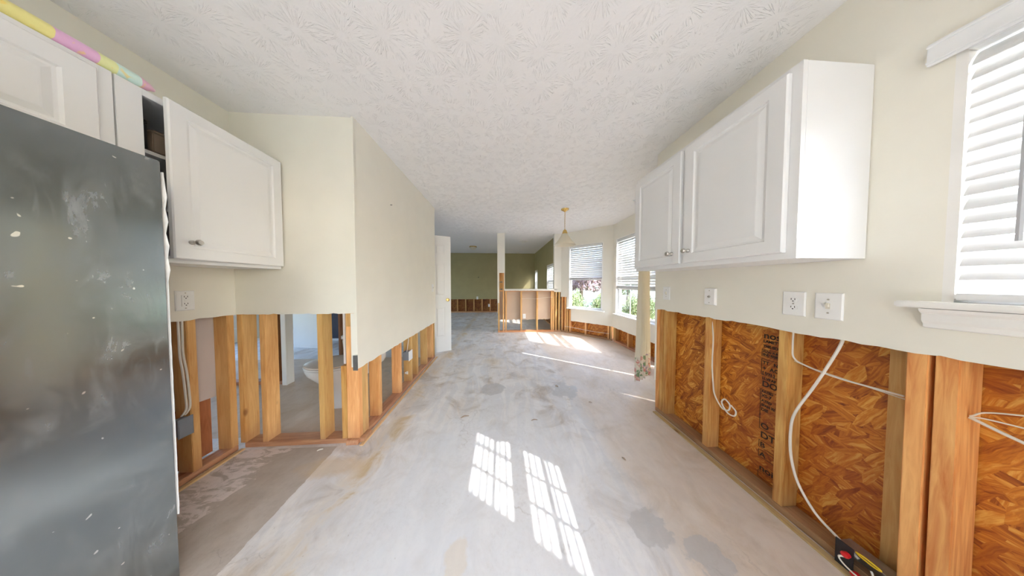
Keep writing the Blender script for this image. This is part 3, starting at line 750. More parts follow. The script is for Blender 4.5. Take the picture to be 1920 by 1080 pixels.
# ------------------------------------------------------------------ kitchen left walls
wlk = wall('wall_left', (-1.92, 1.54), R(-90), 4.74, 1.003, H, [], .004, M_cream)
studs(wlk, [.019, .196, .59, 1.0, 1.4, 1.8, 2.2, 2.6, 3.0, 3.4], mat=M_stud)
plate(wlk, 0, 4.74)
me = sheet_mesh('backing_drywall', 1.2, .43, 2.44, .0127, (), .004, 0); link('backing_drywall', me, M_gback, wlk, (.03, -.105, 0))
MB().box(0, 4.7, .003, .032, 0, .010).build('tack_strip', M_platel, wlk, bevel=.002)
MB().box(.05, 1.2, -.16, -.125, .038, .9).build('blocking', M_studd, wlk)
wp = wall('wall_pantry', (-1.07, 1.54), R(180), .85, 1.003, H, [], .004, M_cream)
studs(wp, [.033, (.085, 2.36), .287, .695, .850], mat=M_stud)
MB().box(.105, .143, -.09, -.013, .038, .60).build('blocking', M_studr, wp, bevel=.002)
MB().box(.055, .10, -.045, -.014, .30, .68).build('blocking', M_stud, wp, bevel=.002)
MB().box(.055, .10, -.045, -.014, .90, 1.02).build('blocking', M_stud, wp, bevel=.002)
plate(wp, -.02, .84); 
link('backing_drywall', sheet_mesh('b', .72, 1.0, 2.44, .0127, (), .003, 0), M_gback, wp, (.11, -.105, 0))
wg = wall('wall_hall', (-1.07, 3.30), R(-90), 1.773, .588, H, [], .004, M_cream, y0=.0)
MB().box(1.760, 1.773, -.045, -.0127, .60, 1.003).build('corner_return', M_cream, wg)
MB().box(1.7732, 1.7745, -.034, .001, .575, .69).build('corner_bead', M_galv, wg)
studs(wg, [3.30 - q for q in (1.57, 1.64, 1.825, 2.19, 2.45, 2.62, 2.945, 3.20, 3.27)], mat=M_stud)
plate(wg, 0, 1.77)
MB().box(0, 1.78, .003, .030, 0, .010).build('tack_strip', M_platel, wg, bevel=.002)
link('backing_drywall', sheet_mesh('b2', 1.75, .62, 2.44, .0127, (), .003, 0), M_gback, wg, (0, -.105, 0))
# end of the block and the rooms behind
we = wall('wall_hall_end', (-1.19, 3.30), R(180), 4.2, 0, H, [(.28, .98, 0, 2.06), (1.25, 4.15, 0, 1.0)], 0, M_cream2, th=.10)
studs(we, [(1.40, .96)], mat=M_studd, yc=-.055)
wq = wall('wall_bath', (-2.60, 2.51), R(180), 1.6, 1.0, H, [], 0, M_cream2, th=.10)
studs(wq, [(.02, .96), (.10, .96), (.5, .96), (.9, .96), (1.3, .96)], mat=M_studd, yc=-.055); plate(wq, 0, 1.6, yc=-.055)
tm = link('trim_1', MB().box(-2.62, -2.565, 2.49, 2.51, 0, 2.05).box(-2.59, -2.57, 2.51, 2.585, 0, 2.05).mesh('trim_1', bevel=.003), M_trim); tm['kind'] = 'structure'
wn = wall('wall_left_side', (-1.2, 1.60), R(180), .1, 2.3, H, [], 0, M_cream2)
# open door far in the back room, dark board painted as a closet's gloom
d3 = empty('door_3', (-3.90, 3.94, 0), R(-9)); d3['kind'] = 'structure'
MB().box(0, .60, -.018, .018, .008, 2.03).build('door_leaf', M_door, d3, bevel=.003)
MB().box(.02, .58, -.022, -.018, .3, .9).build('door_panel', M_door, d3, bevel=.003)
d4 = link('closet_gloom', MB().box(-3.95, -2.6, 4.45, 4.49, 0.02, 2.05).mesh('closet_gloom'), M_navy); d4['kind'] = 'structure'
tag(link('trim_2', MB().box(-3.95, -2.6, 4.40, 4.45, 0, .03).mesh('trim_2'), M_trim), kind='structure')

# white six panel door standing open at the hall end
d2 = empty('door_2', (-1.46, 3.37, 0), math.atan2(.247, .56)); d2['kind'] = 'structure'
DW = .612; zA = [.27, .80, 1.0, 1.57, 1.72, 1.90]; st_ = .105; mid_ = .10
cx = DW / 2
lf = MB().box(0, DW, -.010, .010, .008, 2.05).build('door_leaf', M_door, d2)
m = MB()
for s_ in (-1, 1):
    y0_, y1_ = (.010, .0175) if s_ > 0 else (-.0175, -.010)
    m.box(0, st_, y0_, y1_, .008, 2.05); m.box(DW - st_, DW, y0_, y1_, .008, 2.05); m.box(cx - .045, cx + .045, y0_, y1_, .008, 2.05)
    for a, b in ((.008, zA[0]), (zA[1], zA[2]), (zA[3], zA[4]), (zA[5], 2.05)): m.box(st_, DW - st_, y0_, y1_, a, b)
m.build('door_frame', M_door, lf)
for k in range(3):
    for a, b in ((st_, cx - .045), (cx + .045, DW - st_)):
        for s_ in (-1, 1):
            MB().panel(a + .012, b - .012, zA[2 * k] + .012, zA[2 * k + 1] - .012, [(0, .009 * s_), (.022, .0155 * s_)]).build('door_panel', M_door, lf)
for s_ in (-1, 1):
    MB().lathe([(.026, 0), (.026, .004), (.010, .008), (.010, .028), (.024, .036), (.028, .048), (.022, .060), (.0, .062)], (0, 0, 0), 20, Matrix.Rotation(R(-90 * s_), 4, 'X'), cap=False).build('door_knob', M_brass, lf, loc=(DW - .06, .0175 * s_, .928), smooth=True)

# ------------------------------------------------------------------ cabinets
PROF = [(0, 0), (0, .014), (.004, .019), (.055, .019), (.060, .012), (.068, .011), (.088, .0175), (.092, .018)]
def cab_door(w_, h_, parent, loc, rz, knob=None, kmat=None, prof=None, name='cabinet_door'):
    d = MB().panel(0, w_, 0, h_, prof or PROF).build(name, M_white, parent, loc, (0, 0, rz))
    if knob:
        MB().lathe([(.0, .043), (.010, .042), (.0145, .036), (.0145, .032), (.007, .026), (.006, .012), (.011, .006), (.011, .0)], (0, 0, 0), 16, Matrix.Rotation(R(-90), 4, 'X'), cap=False).build('knob', kmat or M_nickel, d, loc=(knob[0], .019, knob[1]), smooth=True)
    return d
# right upper cabinet: front faces -x. door frame local x along +y(world), local y -> -x
rcab = empty('wall_cabinet', (1.478, .72, 1.332)); tag(rcab, 'white two door upper cabinet on the right wall beside the kitchen window', 'cabinet')
Dp, Lc, Hc = .308, .925, .765
m = MB(); m.box(-Dp + .02, 0, 0, .016, 0, Hc); m.box(-Dp + .02, 0, Lc - .016, Lc, 0, Hc); m.box(-Dp + .02, 0, .016, Lc - .016, 0, .016); m.box(-Dp + .02, 0, .016, Lc - .016, Hc - .016, Hc); m.box(-.006, 0, .016, Lc - .016, .016, Hc - .016)
m.build('cabinet_box', M_white, rcab, bevel=.001)
m = MB()
m.box(-Dp, -Dp + .02, 0, .045, 0, Hc); m.box(-Dp, -Dp + .02, Lc - .045, Lc, 0, Hc); m.box(-Dp, -Dp + .02, .455, .5, 0, Hc)
for a, b in ((0, .05), (Hc - .05, Hc)):
    m.box(-Dp, -Dp + .02, .045, .455, a, b); m.box(-Dp, -Dp + .02, .5, Lc - .045, a, b)
m.build('face_frame', M_white, rcab)
MB().box(-Dp + .03, -.01, .02, Lc - .02, .37, .386).build('shelf', M_white, rcab)
cab_door(.440, .715, rcab, (-Dp - .0015, .028, .026), R(90), knob=(.405, .072))
cab_door(.428, .715, rcab, (-Dp - .0015, .495, .026), R(90), knob=(.055, .070))
# left upper cabinet with an open-front bay, front faces +x: rz=-90, local x -> -y
lcab = empty('wall_cabinet', (-1.918, .93, 1.332)); tag(lcab, 'white upper cabinet beside the fridge with its door ajar and stacked cartons inside', 'cabinet')
Lc = .60; Dp = .31; Hc = .765
m = MB(); m.box(0, Dp, 0, .016, 0, Hc); m.box(0, Dp, Lc - .016, Lc, 0, Hc); m.box(0, Dp, .016, Lc - .016, 0, .016); m.box(0, Dp, .016, Lc - .016, Hc - .016, Hc); m.box(0, .006, .016, Lc - .016, .016, Hc - .016)
m.build('cabinet_box', M_white, lcab)
m = MB(); m.box(Dp, Dp + .02, 0, .062, 0, Hc); m.box(Dp, Dp + .02, Lc - .04, Lc, 0, Hc); m.box(Dp, Dp + .02, .062, Lc - .04, 0, .03); m.box(Dp, Dp + .02, .062, Lc - .04, Hc - .03, Hc)
m.build('face_frame', M_white, lcab, bevel=.001)
for z_ in (.25, .50): MB().box(.01, Dp - .02, .016, Lc - .016, z_, z_ + .016).build('shelf', M_white, lcab)
d = cab_door(.500, .745, lcab, (Dp + .022, .598, .018), R(-90 + 3.0), knob=(.445, .085))
for i, (yy, zz, w_, h_, dd, mt, lb) in enumerate(((.972, 1.848, .05, .13, .15, M_black, 'black carton on the top shelf of the open left cabinet'), (1.035, 1.848, .06, .10, .15, plain('brown_card', (.20, .15, .11), .8), 'brown carton on the top shelf of the open left cabinet'),
                                   (.985, 1.598, .07, .08, .15, M_black, 'low black box on the middle shelf of the open left cabinet'), (.985, 1.349, .07, .17, .14, plain('tan_tin', (.36, .30, .24), .5), 'tan tin on the bottom shelf of the open left cabinet'))):
    b_ = MB().box(0, dd, 0, w_, 0, h_ * .86); b_.box(-.001, dd + .001, -.001, w_ + .001, h_ * .86, h_)
    o = b_.build('carton', mt, None, (-1.86 + .09, yy, zz + .001), bevel=.003); tag(o, lb, 'box')
# cabinet above the fridge
fcab = empty('fridge_cabinet', (-1.918, -.07, 1.725)); tag(fcab, 'low white cabinet with raised panel doors mounted above the fridge', 'cabinet')
Lc = .995; Hc = .372
m = MB(); m.box(0, Dp, 0, .016, 0, Hc); m.box(0, Dp, Lc - .016, Lc, 0, Hc); m.box(0, Dp, .016, Lc - .016, 0, .016); m.box(0, Dp, .016, Lc - .016, Hc - .016, Hc)
m.build('cabinet_box', M_white, fcab)
m = MB(); m.box(Dp, Dp + .02, 0, .04, 0, Hc); m.box(Dp, Dp + .02, .93, Lc, 0, Hc); m.box(Dp, Dp + .02, .04, .93, 0, .03); m.box(Dp, Dp + .02, .04, .93, Hc - .03, Hc); m.box(Dp, Dp + .02, .48, .50, .03, Hc - .03)
m.build('face_frame', M_white, fcab, bevel=.001)
P2 = [(0, 0), (0, .014), (.004, .019), (.065, .019), (.071, .012), (.079, .011), (.099, .0175), (.103, .018)]
cab_door(.465, .335, fcab, (Dp + .021, .955, .012), R(-90), prof=P2); cab_door(.45, .335, fcab, (Dp + .021, .482, .012), R(-90), prof=P2)

# wrapping paper roll on top of the cabinets
wrp = MB(); mt_ = Matrix.Rotation(R(-90), 4, 'X')
pr = [(.0, .0), (.018, 0), (.026, .004), (.027, .3), (.0265, .6), (.027, .9), (.026, .985), (.018, 1.01), (.006, 1.028), (0, 1.03)]
wr_ = wrp.lathe(pr, (0, 0, 0), 20, mt_, cap=False).build('wrapping_paper_roll', M_wrap, None, (-1.606, .008, 2.098 + .028), smooth=True)
tag(wr_, 'yellow and pink wrapping paper roll lying on top of the white cabinets above the fridge', 'wrapping paper')

# ------------------------------------------------------------------ fridge
fr = empty('refrigerator', (-1.9, -.07, 0)); tag(fr, 'tall scuffed dark steel refrigerator against the left wall', 'refrigerator')
MB().box(.02, .545, .01, .905, .05, 1.69).build('cabinet_body', M_fside, fr, bevel=.004)
MB().box(.551, .6, .46, .915, .035, 1.70).build('door', M_steel, fr, bevel=.003)
MB().box(.551, .6, 0, .452, .035, 1.70).build('door', M_steel, fr, bevel=.006)
for yy in (.425, .49): MB().tube([(.605, yy, .5), (.645, yy, .53), (.645, yy, 1.45), (.605, yy, 1.48)], .010, 10, 4).build('handle', M_nickel, fr, smooth=True)
MB().box(.03, .56, .02, .90, .012, .05).build('toe_grille', M_black, fr)
for a, b in ((.06, .05), (.06, .83), (.5, .05), (.5, .83)): MB().lathe([(.02, 0), (.02, .03), (.012, .05)], (a, b, 0), 12).build('foot', M_black, fr)
# torn film on the door edge
m = MB(); v = []; f = []
for i in range(30):
    z = .30 + 1.36 * i / 29; wv = .002 + .006 * abs(math.sin(i * 1.7)) * (1 if z > 1.25 and z < 1.62 else .15)
    v += [(.585, .9165, z), (.601 + .3 * wv, .9165 + wv, z), (.585, .9165 + wv * .5, z)]
for i in range(29):
    for k in range(3): f.append((i * 3 + k, i * 3 + (k + 1) % 3, i * 3 + 3 + (k + 1) % 3, i * 3 + 3 + k))
f += [(0, 1, 2), (89, 88, 87)]
m.add(v, f).build('torn_film', plain('white_film', (.80, .80, .80), .5), fr)

# ------------------------------------------------------------------ wall plates (own frame: x along wall, y out of wall, z up)
def wplate(name, label, cat, p, ang, w_, h_, kind, group=None, th=.006):
    r = empty(name, p, ang); tag(r, label, cat, group)
    MB().panel(-w_ / 2, w_ / 2, -h_ / 2, h_ / 2, [(0, .0), (0, th * .5), (.004, th)]).build('plate', M_plate, r)
    scr = lambda z: MB().lathe([(.0035, 0), (.0035, .0012), (0, .0016)], (0, th, z), 10, Matrix.Rotation(R(-90), 4, 'X'), cap=False).build('screw', M_nickel, r)
    if kind == 'duplex':
        for z in (-.0195, .0195):
            ring = [[(.0165 * math.cos(t) * 1.0, th + e, z + max(-.0125, min(.0125, .0165 * math.sin(t)))) for t in [2 * PI * k / 24 for k in range(24)]] for e in (0, .002)]
            s = MB().loft(ring).build('socket', M_plate, r)
            for dx in (-.0062, .0062): MB().box(dx - .0011, dx + .0011, th + .0019, th + .0024, z - .001, z + .0075).build('slot', M_dark, s)
            MB().lathe([(.0027, 0), (.0027, .0006)], (0, th + .0019, z - .0065), 10, Matrix.Rotation(R(-90), 4, 'X')).build('slot', M_dark, s)
        scr(0)
    elif kind == 'gfci':
        s = MB().panel(-.0165, .0165, -.0335, .0335, [(0, th), (.001, th + .003)]).build('socket', M_plate, r)
        for z in (-.021, .021):
            for dx in (-.0062, .0062): MB().box(dx - .0011, dx + .0011, th + .0029, th + .0034, z - .001, z + .0075).build('slot', M_dark, s)
            MB().lathe([(.0027, 0), (.0027, .0006)], (0, th + .0029, z - .0065), 10, Matrix.Rotation(R(-90), 4, 'X')).build('slot', M_dark, s)
        for z in (-.004, .004): MB().box(-.006, .006, th + .003, th + .0042, z - .0028, z + .0028).build('button', M_plate, s)
        scr(.046); scr(-.046)
    elif kind == 'switch':
        MB().panel(-.006, .006, -.0125, .0125, [(0, th), (.0, th + .0012)]).build('toggle_collar', M_ivory, r)
        MB().box(-.0042, .0042, -.004, .006, -.004, .012, Matrix.Translation((0, th + .004, .001)) @ Matrix.Rotation(R(25), 4, 'X')).build('toggle', M_ivory, r)
        scr(.030); scr(-.030)
    elif kind == 'jack':
        MB().lathe([(.0075, 0), (.0075, .004), (.005, .005), (.005, .009), (.002, .009)], (0, th, 0), 14, Matrix.Rotation(R(-90), 4, 'X')).build('jack', M_nickel, r)
        MB().lathe([(.002, 0), (.002, .0004)], (0, th + .009, 0), 8, Matrix.Rotation(R(-90), 4, 'X')).build('slot', M_dark, r)
        scr(.042); scr(-.042)
    return r
wplate('light_switch', 'small white switch plate nearest the far end of the right wall', 'light switch', (1.4795, 1.676, 1.14), aR, .072, .115, 'switch')
wplate('cable_plate', 'white cable jack plate on the right wall below the cabinet doors', 'wall plate', (1.4795, 1.303, 1.136), aR, .072, .116, 'jack', th=.016)
wplate('power_outlet', 'white duplex outlet on the right wall under the cabinet, beside the toggle switch', 'power outlet', (1.4795, .910, 1.129), aR, .078, .120, 'duplex')
wplate('light_switch', 'white toggle switch plate on the right wall between the outlet and the window sill', 'light switch', (1.4795, .804, 1.128), aR, .078, .120, 'switch')
wplate('power_outlet', 'white outlet on the left wall under the open cabinet, beside the fridge', 'power outlet', (-1.9195, 1.310, 1.125), R(-90), .074, .120, 'gfci')
wplate('light_switch', 'white switch plate at the far end of the hall wall beside the open white door', 'light switch', (-1.0695, 3.17, 1.15), R(-90), .075, .118, 'switch')
wplate('power_outlet', 'small white outlet low on the olive back wall', 'power outlet', (-.96, 8.1995, .60), R(180), .072, .115, 'duplex')
wplate('power_outlet', 'pale outlet hanging between the studs under the olive back wall', 'power outlet', (-.48, 8.18, .29), R(180), .072, .115, 'duplex')
nl = MB().lathe([(.003, 0), (.002, .012), (.004, .013), (.004, .015)], (0, 0, 0), 8, Matrix.Rotation(R(90), 4, 'Y')).build('nail', M_dark, None, (-1.070, 2.007, 1.99)); tag(nl, 'small dark nail sticking out of the pale hall wall', 'nail')
nl = MB().lathe([(.018, 0), (.016, .004), (.006, .010), (.004, .02)], (0, 0, 0), 10, Matrix.Rotation(R(90), 4, 'X')).build('wall_hole', M_dark, None, (-.914, 8.199, 1.45)); tag(nl, 'small dark stub standing in for a hole in the olive back wall', 'hole')  # dark stub modelled in place of a hole

# ------------------------------------------------------------------ cables and boxes
def cable(pts, label, r=.0035, mat=None, group=None, flat=None, name='electrical_cable'):
    p0 = Vector(pts[0]); o = MB().tube([tuple(Vector(p) - p0) for p in pts], r, 8, 7).build(name, mat or M_cable, None, tuple(p0), smooth=True)
    tag(o, label, 'cable', group); return o
cable([(1.50, 1.322, 1.02), (1.51, 1.310, .85), (1.51, 1.312, .66), (1.508, 1.300, .52), (1.505, 1.285, .445), (1.50, 1.235, .385), (1.498, 1.195, .392), (1.495, 1.185, .435), (1.495, 1.215, .455), (1.495, 1.232, .42), (1.497, 1.20, .375), (1.495, 1.16, .378), (1.493, 1.150, .415), (1.493, 1.178, .438)],
      'white cable hanging beside the second stud from the far end, end curled', .0042)
cable([(1.508, .772, 1.02), (1.505, .79, .93), (1.503, .845, .75), (1.50, .905, .57), (1.50, .918, .46), (1.50, .912, .33), (1.50, .885, .22), (1.50, .83, .135), (1.495, .77, .105), (1.488, .735, .098), (1.484, .705, .086)],
      'thick white cable drooping from the cut wall to the red-capped junction box', .0052)
cable([(1.515, .930, 1.02), (1.515, .932, .90), (1.516, .926, .845), (1.518, .89, .822), (1.525, .80, .803), (1.54, .655, .80)], 'white cable bending right off the stud beside the printed board, upper of two', .0038)
cable([(1.528, .932, .826), (1.53, .86, .812), (1.545, .655, .788)], 'thin white cable running right across the board, lower of the two', .0022)
cable([(1.528, .545, .80), (1.52, .50, .838), (1.51, .30, .91)], 'thin white wire at the right edge of the bare boards, topmost of three', .0022)
cable([(1.528, .545, .798), (1.524, .50, .808), (1.53, .30, .82)], 'thin white wire at the right edge of the bare boards, middle of three', .0022)
cable([(1.528, .545, .795), (1.515, .47, .768), (1.51, .30, .71)], 'thicker white cable at the right edge of the bare boards, lowest of three', .0045)
cable([(-1.925, 1.285, 1.02), (-1.922, 1.284, .90), (-1.92, 1.283, .80), (-1.922, 1.293, .68), (-1.924, 1.300, .55), (-1.924, 1.302, .47), (-1.925, 1.292, .44), (-1.93, 1.285, .425)], 'white cable beside the fridge, left of the pair dropping into the grey box', .0048)
cable([(-1.925, 1.300, 1.02), (-1.922, 1.297, .90), (-1.92, 1.296, .80), (-1.922, 1.308, .68), (-1.924, 1.315, .55), (-1.924, 1.316, .47), (-1.925, 1.306, .44), (-1.93, 1.298, .425)], 'white cable beside the fridge, right of the pair dropping into the grey box', .0048)
cable([(-1.10, 2.40, .66), (-1.10, 2.405, .55), (-1.10, 2.39, .50), (-1.10, 2.375, .46), (-1.10, 2.36, .42)], 'short white cable running into the grey box under the hall wall', .004)
cable([(1.56, 4.72, .17), (1.75, 4.53, .165), (2.0, 4.28, .15), (2.28, 4.0, .16)], 'thin white cable strung through the studs below the left bay window', .004)
cable([(.52, 4.86, .83), (.70, 4.856, .84), (.90, 4.858, .83), (1.1, 4.856, .86), (1.30, 4.858, .87)], 'thin white cable strung across the studs of the half wall', .004)

def ebox(label, loc, rz, w_, d_, h_, mat, cover=None):
    r = empty('electrical_box', loc, rz); tag(r, label, 'electrical box')
    m = MB(); t = .003
    m.box(0, w_, 0, t, 0, h_); m.box(0, t, t, d_, 0, h_); m.box(w_ - t, w_, t, d_, 0, h_); m.box(t, w_ - t, t, d_, 0, t); m.box(t, w_ - t, t, d_, h_ - t, h_)
    m.build('box_body', mat, r, bevel=.0008)
    MB().box(-.008, 0, d_ * .2, d_ * .5, h_ * .15, h_ * .3).build('mounting_ear', mat, r)
    MB().box(-.008, 0, d_ * .2, d_ * .5, h_ * .7, h_ * .85).build('mounting_ear', mat, r)
    if cover:
        c = MB().panel(-.008, w_ + .008, -.008, h_ + .008, [(0, d_), (0, d_ + .003), (.003, d_ + .006)]).build('cover_plate', cover, r)
    return r
# left wall box: room side +x. frame rz=-90: local x -> -y, local y -> +x
ebox('grey electrical box with two white cables nailed to the stud beside the fridge', (-1.945, 1.300, .315), R(-90), .044, .045, .10, M_greybox, M_greybox)
ebox('grey electrical box with a white cover on the stud under the hall wall', (-1.135, 2.41, .33), R(-90), .075, .07, .095, M_greybox, M_plate)
wplate('power_outlet', 'white outlet fixed to a stud in the middle of the half wall', 'power outlet', (.585, 4.858, .40), R(180), .072, .115, 'duplex')
# junction box on the floor at the right wall
jb = empty('junction_box', (1.475, .750, .012), R(90 + 180)); tag(jb, 'open metal junction box with red wire caps low on the right wall', 'junction box')
# local x -> -y (towards camera), local y -> +x... (rz=-90): x->-y, y->+x
m = MB(); m.box(0, .125, .055, .058, 0, .098); m.box(0, .003, .0, .055, 0, .098); m.box(.122, .125, .0, .055, 0, .098); m.box(.003, .122, .0, .055, 0, .003); m.box(.003, .122, .0, .055, .095, .098)
m.build('box_body', M_galv, jb, bevel=.0006)
MB().box(-.006, .040, -.0035, -.001, -.010, .106).build('cover_plate', M_black, jb, bevel=.001)
for px, pz in ((.028, .070), (.075, .030), (.052, .018)):
    MB().lathe([(.003, 0), (.009, .004), (.011, .018), (.010, .022), (0, .024)], (0, 0, 0), 12, Matrix.Rotation(R(90), 4, 'X'), cap=False).build('wire_cap', M_red, jb, (px, -.003, pz), smooth=True)
MB().tube([(.028, -.012, .060), (.018, -.030, .050), (.040, -.034, .035), (.085, -.03, .030), (.095, -.02, .050), (.08, -.005, .075)], .003, 8, 6).build('white_wire', M_cable, jb, smooth=True)
MB().tube([(.045, -.003, .104), (.07, -.008, .112), (.10, -.008, .108), (.085, -.004, .098), (.055, -.002, .098), (.045, -.003, .104)], .0032, 8, 5).build('cable_clamp', M_yellow, jb, smooth=True)

# ------------------------------------------------------------------ pendant and ceiling fittings
pd = empty('pendant_light', (1.057, 3.22, H)); tag(pd, 'brass pendant light with a frosted cone shade hanging before the bay windows', 'pendant light')
MB().lathe([(.0, -.045), (.012, -.044), (.03, -.028), (.058, -.014), (.064, 0), (.0, 0)], seg=28, cap=False).build('ceiling_canopy', M_brass, pd, smooth=True)
m = MB()
for i in range(15):
    z = -.055 - i * .019; ax = i % 2
    pts = [((.0065 * math.cos(t)) * (1 - ax), (.0065 * math.cos(t)) * ax, z + .0125 * math.sin(t)) for t in [2 * PI * k / 10 for k in range(11)]]
    m.tube(pts, .0017, 5, 0)
m.build('chain', M_brass, pd)
MB().tube([(.003, .002, -.04), (-.004, .003, -.2), (.002, -.002, -.36)], .0022, 6, 6).build('cord', M_ivory, pd)
MB().lathe([(.0, -.335), (.018, -.337), (.030, -.352), (.042, -.385), (.044, -.41), (.040, -.412), (.028, -.36), (.0, -.355)], seg=24, cap=False).build('shade_cap', M_brass, pd, smooth=True)
MB().lathe([(.036, -.392), (.060, -.43), (.105, -.505), (.150, -.558), (.172, -.578), (.176, -.590), (.170, -.590), (.147, -.563), (.100, -.508), (.055, -.434), (.032, -.398)], seg=40, cap=False).build('lamp_shade', M_shade, pd, smooth=True)
MB().lathe([(.0, -.40), (.016, -.41), (.018, -.45), (.030, -.49), (.030, -.51), (.018, -.535), (0, -.54)], seg=20, cap=False).build('bulb', M_porc, pd, smooth=True)
fl_ = empty('ceiling_light', (-.916, 6.68, H)); tag(fl_, 'small round ceiling light with a brass base over the living room', 'ceiling light')
MB().lathe([(.0, 0), (.12, 0), (.125, -.02), (.115, -.032), (0, -.032)], seg=28, cap=False).build('base', M_brass, fl_, smooth=True)
MB().lathe([(.11, -.03), (.108, -.06), (.08, -.092), (.04, -.108), (0, -.112)], seg=28, cap=False).build('glass_dome', M_shade, fl_, smooth=True)
for (x, yv), lb in (((.665, 5.82), 'round white ceiling vent over the living room, nearer the half wall'), ((.623, 7.87), 'round white ceiling vent over the living room, nearer the olive back wall')):
    e = empty('ceiling_vent', (x, yv, H)); tag(e, lb, 'vent')
    MB().lathe([(.0, 0), (.13, 0), (.13, -.006), (.11, -.014), (.10, -.010), (0, -.010)], seg=28, cap=False).build('rim', M_trim, e, smooth=True)
    MB().lathe([(.0, -.010), (.07, -.012), (.06, -.022), (0, -.022)], seg=24, cap=False).build('grille', M_trim, e, smooth=True)

# ------------------------------------------------------------------ toilet (front faces -x)
tl = empty('toilet', (-1.26, 2.10, 0), R(180)); tag(tl, 'white toilet with a beige closed lid standing behind the bare studs', 'toilet')
def ell(cx_, cy_, z, a, b, n=28, sq=1.0):
    out = []
    for k in range(n):
        t = 2 * PI * k / n; c, s_ = math.cos(t), math.sin(t)
        out.append((cx_ + a * abs(c) ** sq * (1 if c > 0 else -1), cy_ + b * abs(s_) ** sq * (1 if s_ > 0 else -1), z))
    return out
MB().loft([ell(.36, 0, 0, .21, .105), ell(.36, 0, .03, .205, .100), ell(.35, 0, .09, .165, .085), ell(.36, 0, .18, .165, .095), ell(.40, 0, .26, .20, .135), ell(.435, 0, .33, .235, .172), ell(.445, 0, .375, .245, .182), ell(.445, 0, .392, .245, .182), ell(.445, 0, .396, .22, .16)]).build('bowl', M_porc, tl, smooth=True)
MB().loft([ell(.445, 0, .397, .235, .175), ell(.445, 0, .400, .250, .188), ell(.445, 0, .412, .250, .188), ell(.445, 0, .416, .24, .178)]).build('seat', M_porc, tl, smooth=True)
MB().loft([ell(.440, 0, .417, .240, .178), ell(.440, 0, .420, .252, .188), ell(.440, 0, .432, .248, .185), ell(.440, 0, .442, .18, .13), ell(.44, 0, .444, .05, .04)]).build('lid', M_seat, tl, smooth=True)
MB().loft([ell(.11, 0, .37, .075, .19, sq=.35), ell(.11, 0, .40, .085, .21, sq=.35), ell(.11, 0, .70, .095, .235, sq=.35), ell(.11, 0, .72, .09, .23, sq=.35)]).build('tank', M_porc, tl, smooth=True)
MB().loft([ell(.11, 0, .721, .102, .245, sq=.35), ell(.11, 0, .745, .102, .245, sq=.35), ell(.11, 0, .755, .09, .23, sq=.35)]).build('tank_lid', M_porc, tl, smooth=True)
MB().box(.08, .24, -.10, .10, .30, .375).build('tank_shelf', M_porc, tl, bevel=.02)
MB().tube([(.205, .15, .66), (.225, .15, .66), (.228, .10, .652)], .006, 8, 0).build('flush_lever', M_nickel, tl)
sv = empty('supply_valve', (-1.16, 2.44, .14)); tag(sv, 'small silver water supply valve beside the toilet behind the hall studs', 'valve')
MB().tube([(-.12, .02, 0), (.0, 0, 0)], .009, 10, 0).build('pipe', M_nickel, sv)
MB().lathe([(.0, .0), (.012, .001), (.016, .012), (.022, .03), (.020, .038), (0, .04)], (0, 0, 0), 14, Matrix.Rotation(R(90), 4, 'Y'), cap=False).build('valve_handle', M_plate, sv, smooth=True)
MB().tube([(-.04, 0, .008), (-.045, -.00, .06), (-.05, -.005, .11), (-.05, -.01, .15)], .005, 8, 6).build('supply_hose', M_nickel, sv, smooth=True)

# ------------------------------------------------------------------ debris on the slab
def chip(x, yv, L_, W_, rz, mat, label, name='wood_splinter', cat='debris', thk=.004):
    L_ *= .75; W_ *= .8; m = MB(); n = 6; rings = []
    for i in range(n):
        t = i / (n - 1); ww = W_ / 2 * math.sin(PI * (.12 + .8 * t)) + .0006; z = .003 + .006 * math.sin(t * PI) * (L_ / .06)
        cx_ = (t - .5) * L_; s_ = .15 * W_ * math.sin(5 * t)
        rings.append([(cx_, -ww + s_, z), (cx_, ww + s_, z), (cx_, ww * .7 + s_, z + thk), (cx_, -ww * .7 + s_, z + thk)])
    o = m.loft(rings).build(name, mat, None, (x, yv, -.0015), (0, 0, rz)); tag(o, label, cat); return o
M_chip = plain('splinter_wood', (.42, .31, .22), .8, var=.2)
M_pale = plain('pale_debris', (.70, .66, .58), .8, var=.1)
chip(-.33, 1.80, .10, .018, R(20), M_chip, 'brown wood splinter on the slab before the sunlit patch')
chip(.665, 2.28, .05, .030, R(-30), M_chip, 'brown curled chip on the slab left of the floral curtain hem')
chip(.80, 2.22, .035, .018, R(60), M_pale, 'pale curled chip on the slab left of the floral curtain hem')
chip(.30, 1.72, .075, .010, R(5), M_chip, 'thin dark splinter on the slab behind the right sunlit patch')
chip(.86, 1.30, .035, .012, R(-60), M_chip, 'small brown flake on the tan strip near the bare right wall')
chip(-1.33, 1.50, .045, .018, R(30), M_pale, 'pale crumb lying against the bottom plate below the toilet')
chip(.92, 1.95, .04, .008, R(-20), M_chip, 'short dark splinter on the slab near the end of the right wall')

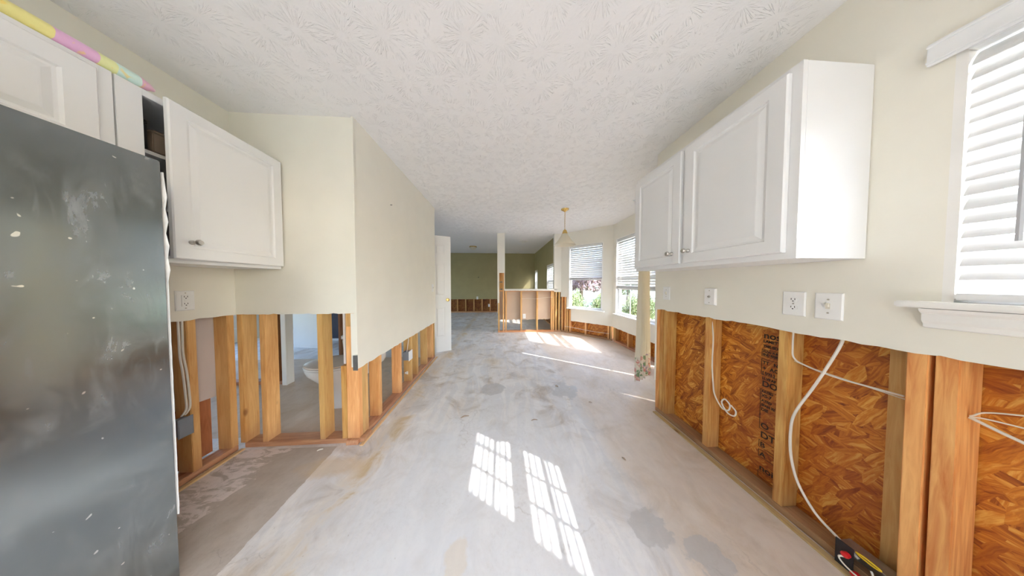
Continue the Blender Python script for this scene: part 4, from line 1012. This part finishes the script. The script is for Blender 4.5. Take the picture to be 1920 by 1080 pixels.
# ------------------------------------------------------------------ outside planting
def leaf_cloud(n, rx, ry, rz_, size, seed, cz=0.0):
    rnd = random.Random(seed); v = []; f = []
    for i in range(n):
        while True:
            p = Vector((rnd.uniform(-1, 1), rnd.uniform(-1, 1), rnd.uniform(-1, 1)))
            if .25 < p.length < 1: break
        p *= (.75 + .25 * math.sin(p.x * 5 + seed) * math.cos(p.y * 4))
        c = Vector((p.x * rx, p.y * ry, p.z * rz_ + cz))
        q = Euler((rnd.uniform(0, 6.3), rnd.uniform(0, 6.3), rnd.uniform(0, 6.3))).to_matrix()
        s_ = size * rnd.uniform(.6, 1.3)
        k = len(v)
        for a in ((-.5, 0, 0), (0, -.25, .06), (.6, 0, 0), (0, .25, .06)): v.append(tuple(c + q @ (Vector(a) * s_)))
        f += [(k, k + 1, k + 2), (k, k + 2, k + 3)]
    me = bpy.data.meshes.new('foliage'); me.from_pydata(v, [], f); me.update(); return me
sh = [leaf_cloud(4200, .66, .6, .95, .085, s) for s in (1, 2)]
M2 = {0: M_leaf, 1: M_leafd}
stem = MB().tube([(0, 0, -.85), (.04, .02, -.2), (0, .05, .2)], [.05, .04, .03], 8, 4).mesh('stem')
lbs = ['light green rounded shrub outside the bay window, %s' % q for q in ('nearest the half wall', 'second from the half wall', 'third from the half wall', 'fourth from the half wall', 'behind the long curtain', 'at the right end of the row', 'in the rear row nearest the half wall', 'in the middle of the rear row', 'at the right of the rear row')]
for i, (x, yv, sc) in enumerate(((2.9, 7.8, .72), (3.8, 7.3, .72), (4.7, 6.75, .72), (5.55, 6.1, .72), (6.3, 5.35, .72), (6.9, 4.4, .72), (3.42, 8.7, .8), (4.55, 8.15, .8), (5.65, 7.4, .8))):
    r = empty('shrub', (x, yv, .22)); r.scale = (sc, sc, sc); r.rotation_euler = (0, 0, i * 1.1); tag(r, lbs[i], 'shrub', 'shrubs outside the bay')
    link('foliage', sh[i % 2], M_leaf, r); link('stem', stem, M_bark, r)
def tree(x, yv, h_, rad, mat, label, seed):
    r = empty('tree', (x, yv, -.32)); tag(r, label, 'tree', 'trees outside the bay')
    link('crown', leaf_cloud(5200, rad, rad, h_ * .42, .2, seed, h_ * .62), mat, r)
    MB().tube([(0, 0, 0), (.08, .05, h_ * .3), (0, 0, h_ * .7)], [.16, .12, .07], 8, 4).build('trunk', M_bark, r)
tree(5.2, 12.6, 3.3, 1.9, M_leafp, 'plum coloured leafy tree on the lawn beyond the shrubs', 11)
tree(12.8, 15.0, 5.0, 2.2, M_leafd, 'dark green tree beyond the lawn, seen in the bay window', 12)
tree(8.7, 13.0, 3.4, 1.5, M_leafd, 'low dark bush-like tree to the right of the plum tree', 15)
tree(11.5, 9.5, 5.0, 2.2, M_leafd, 'dark green tree behind the bay window nearer the cabinets', 13)
tree(1.5, 17.5, 5.0, 2.3, M_leafd, 'dark green tree far behind the living room', 14)
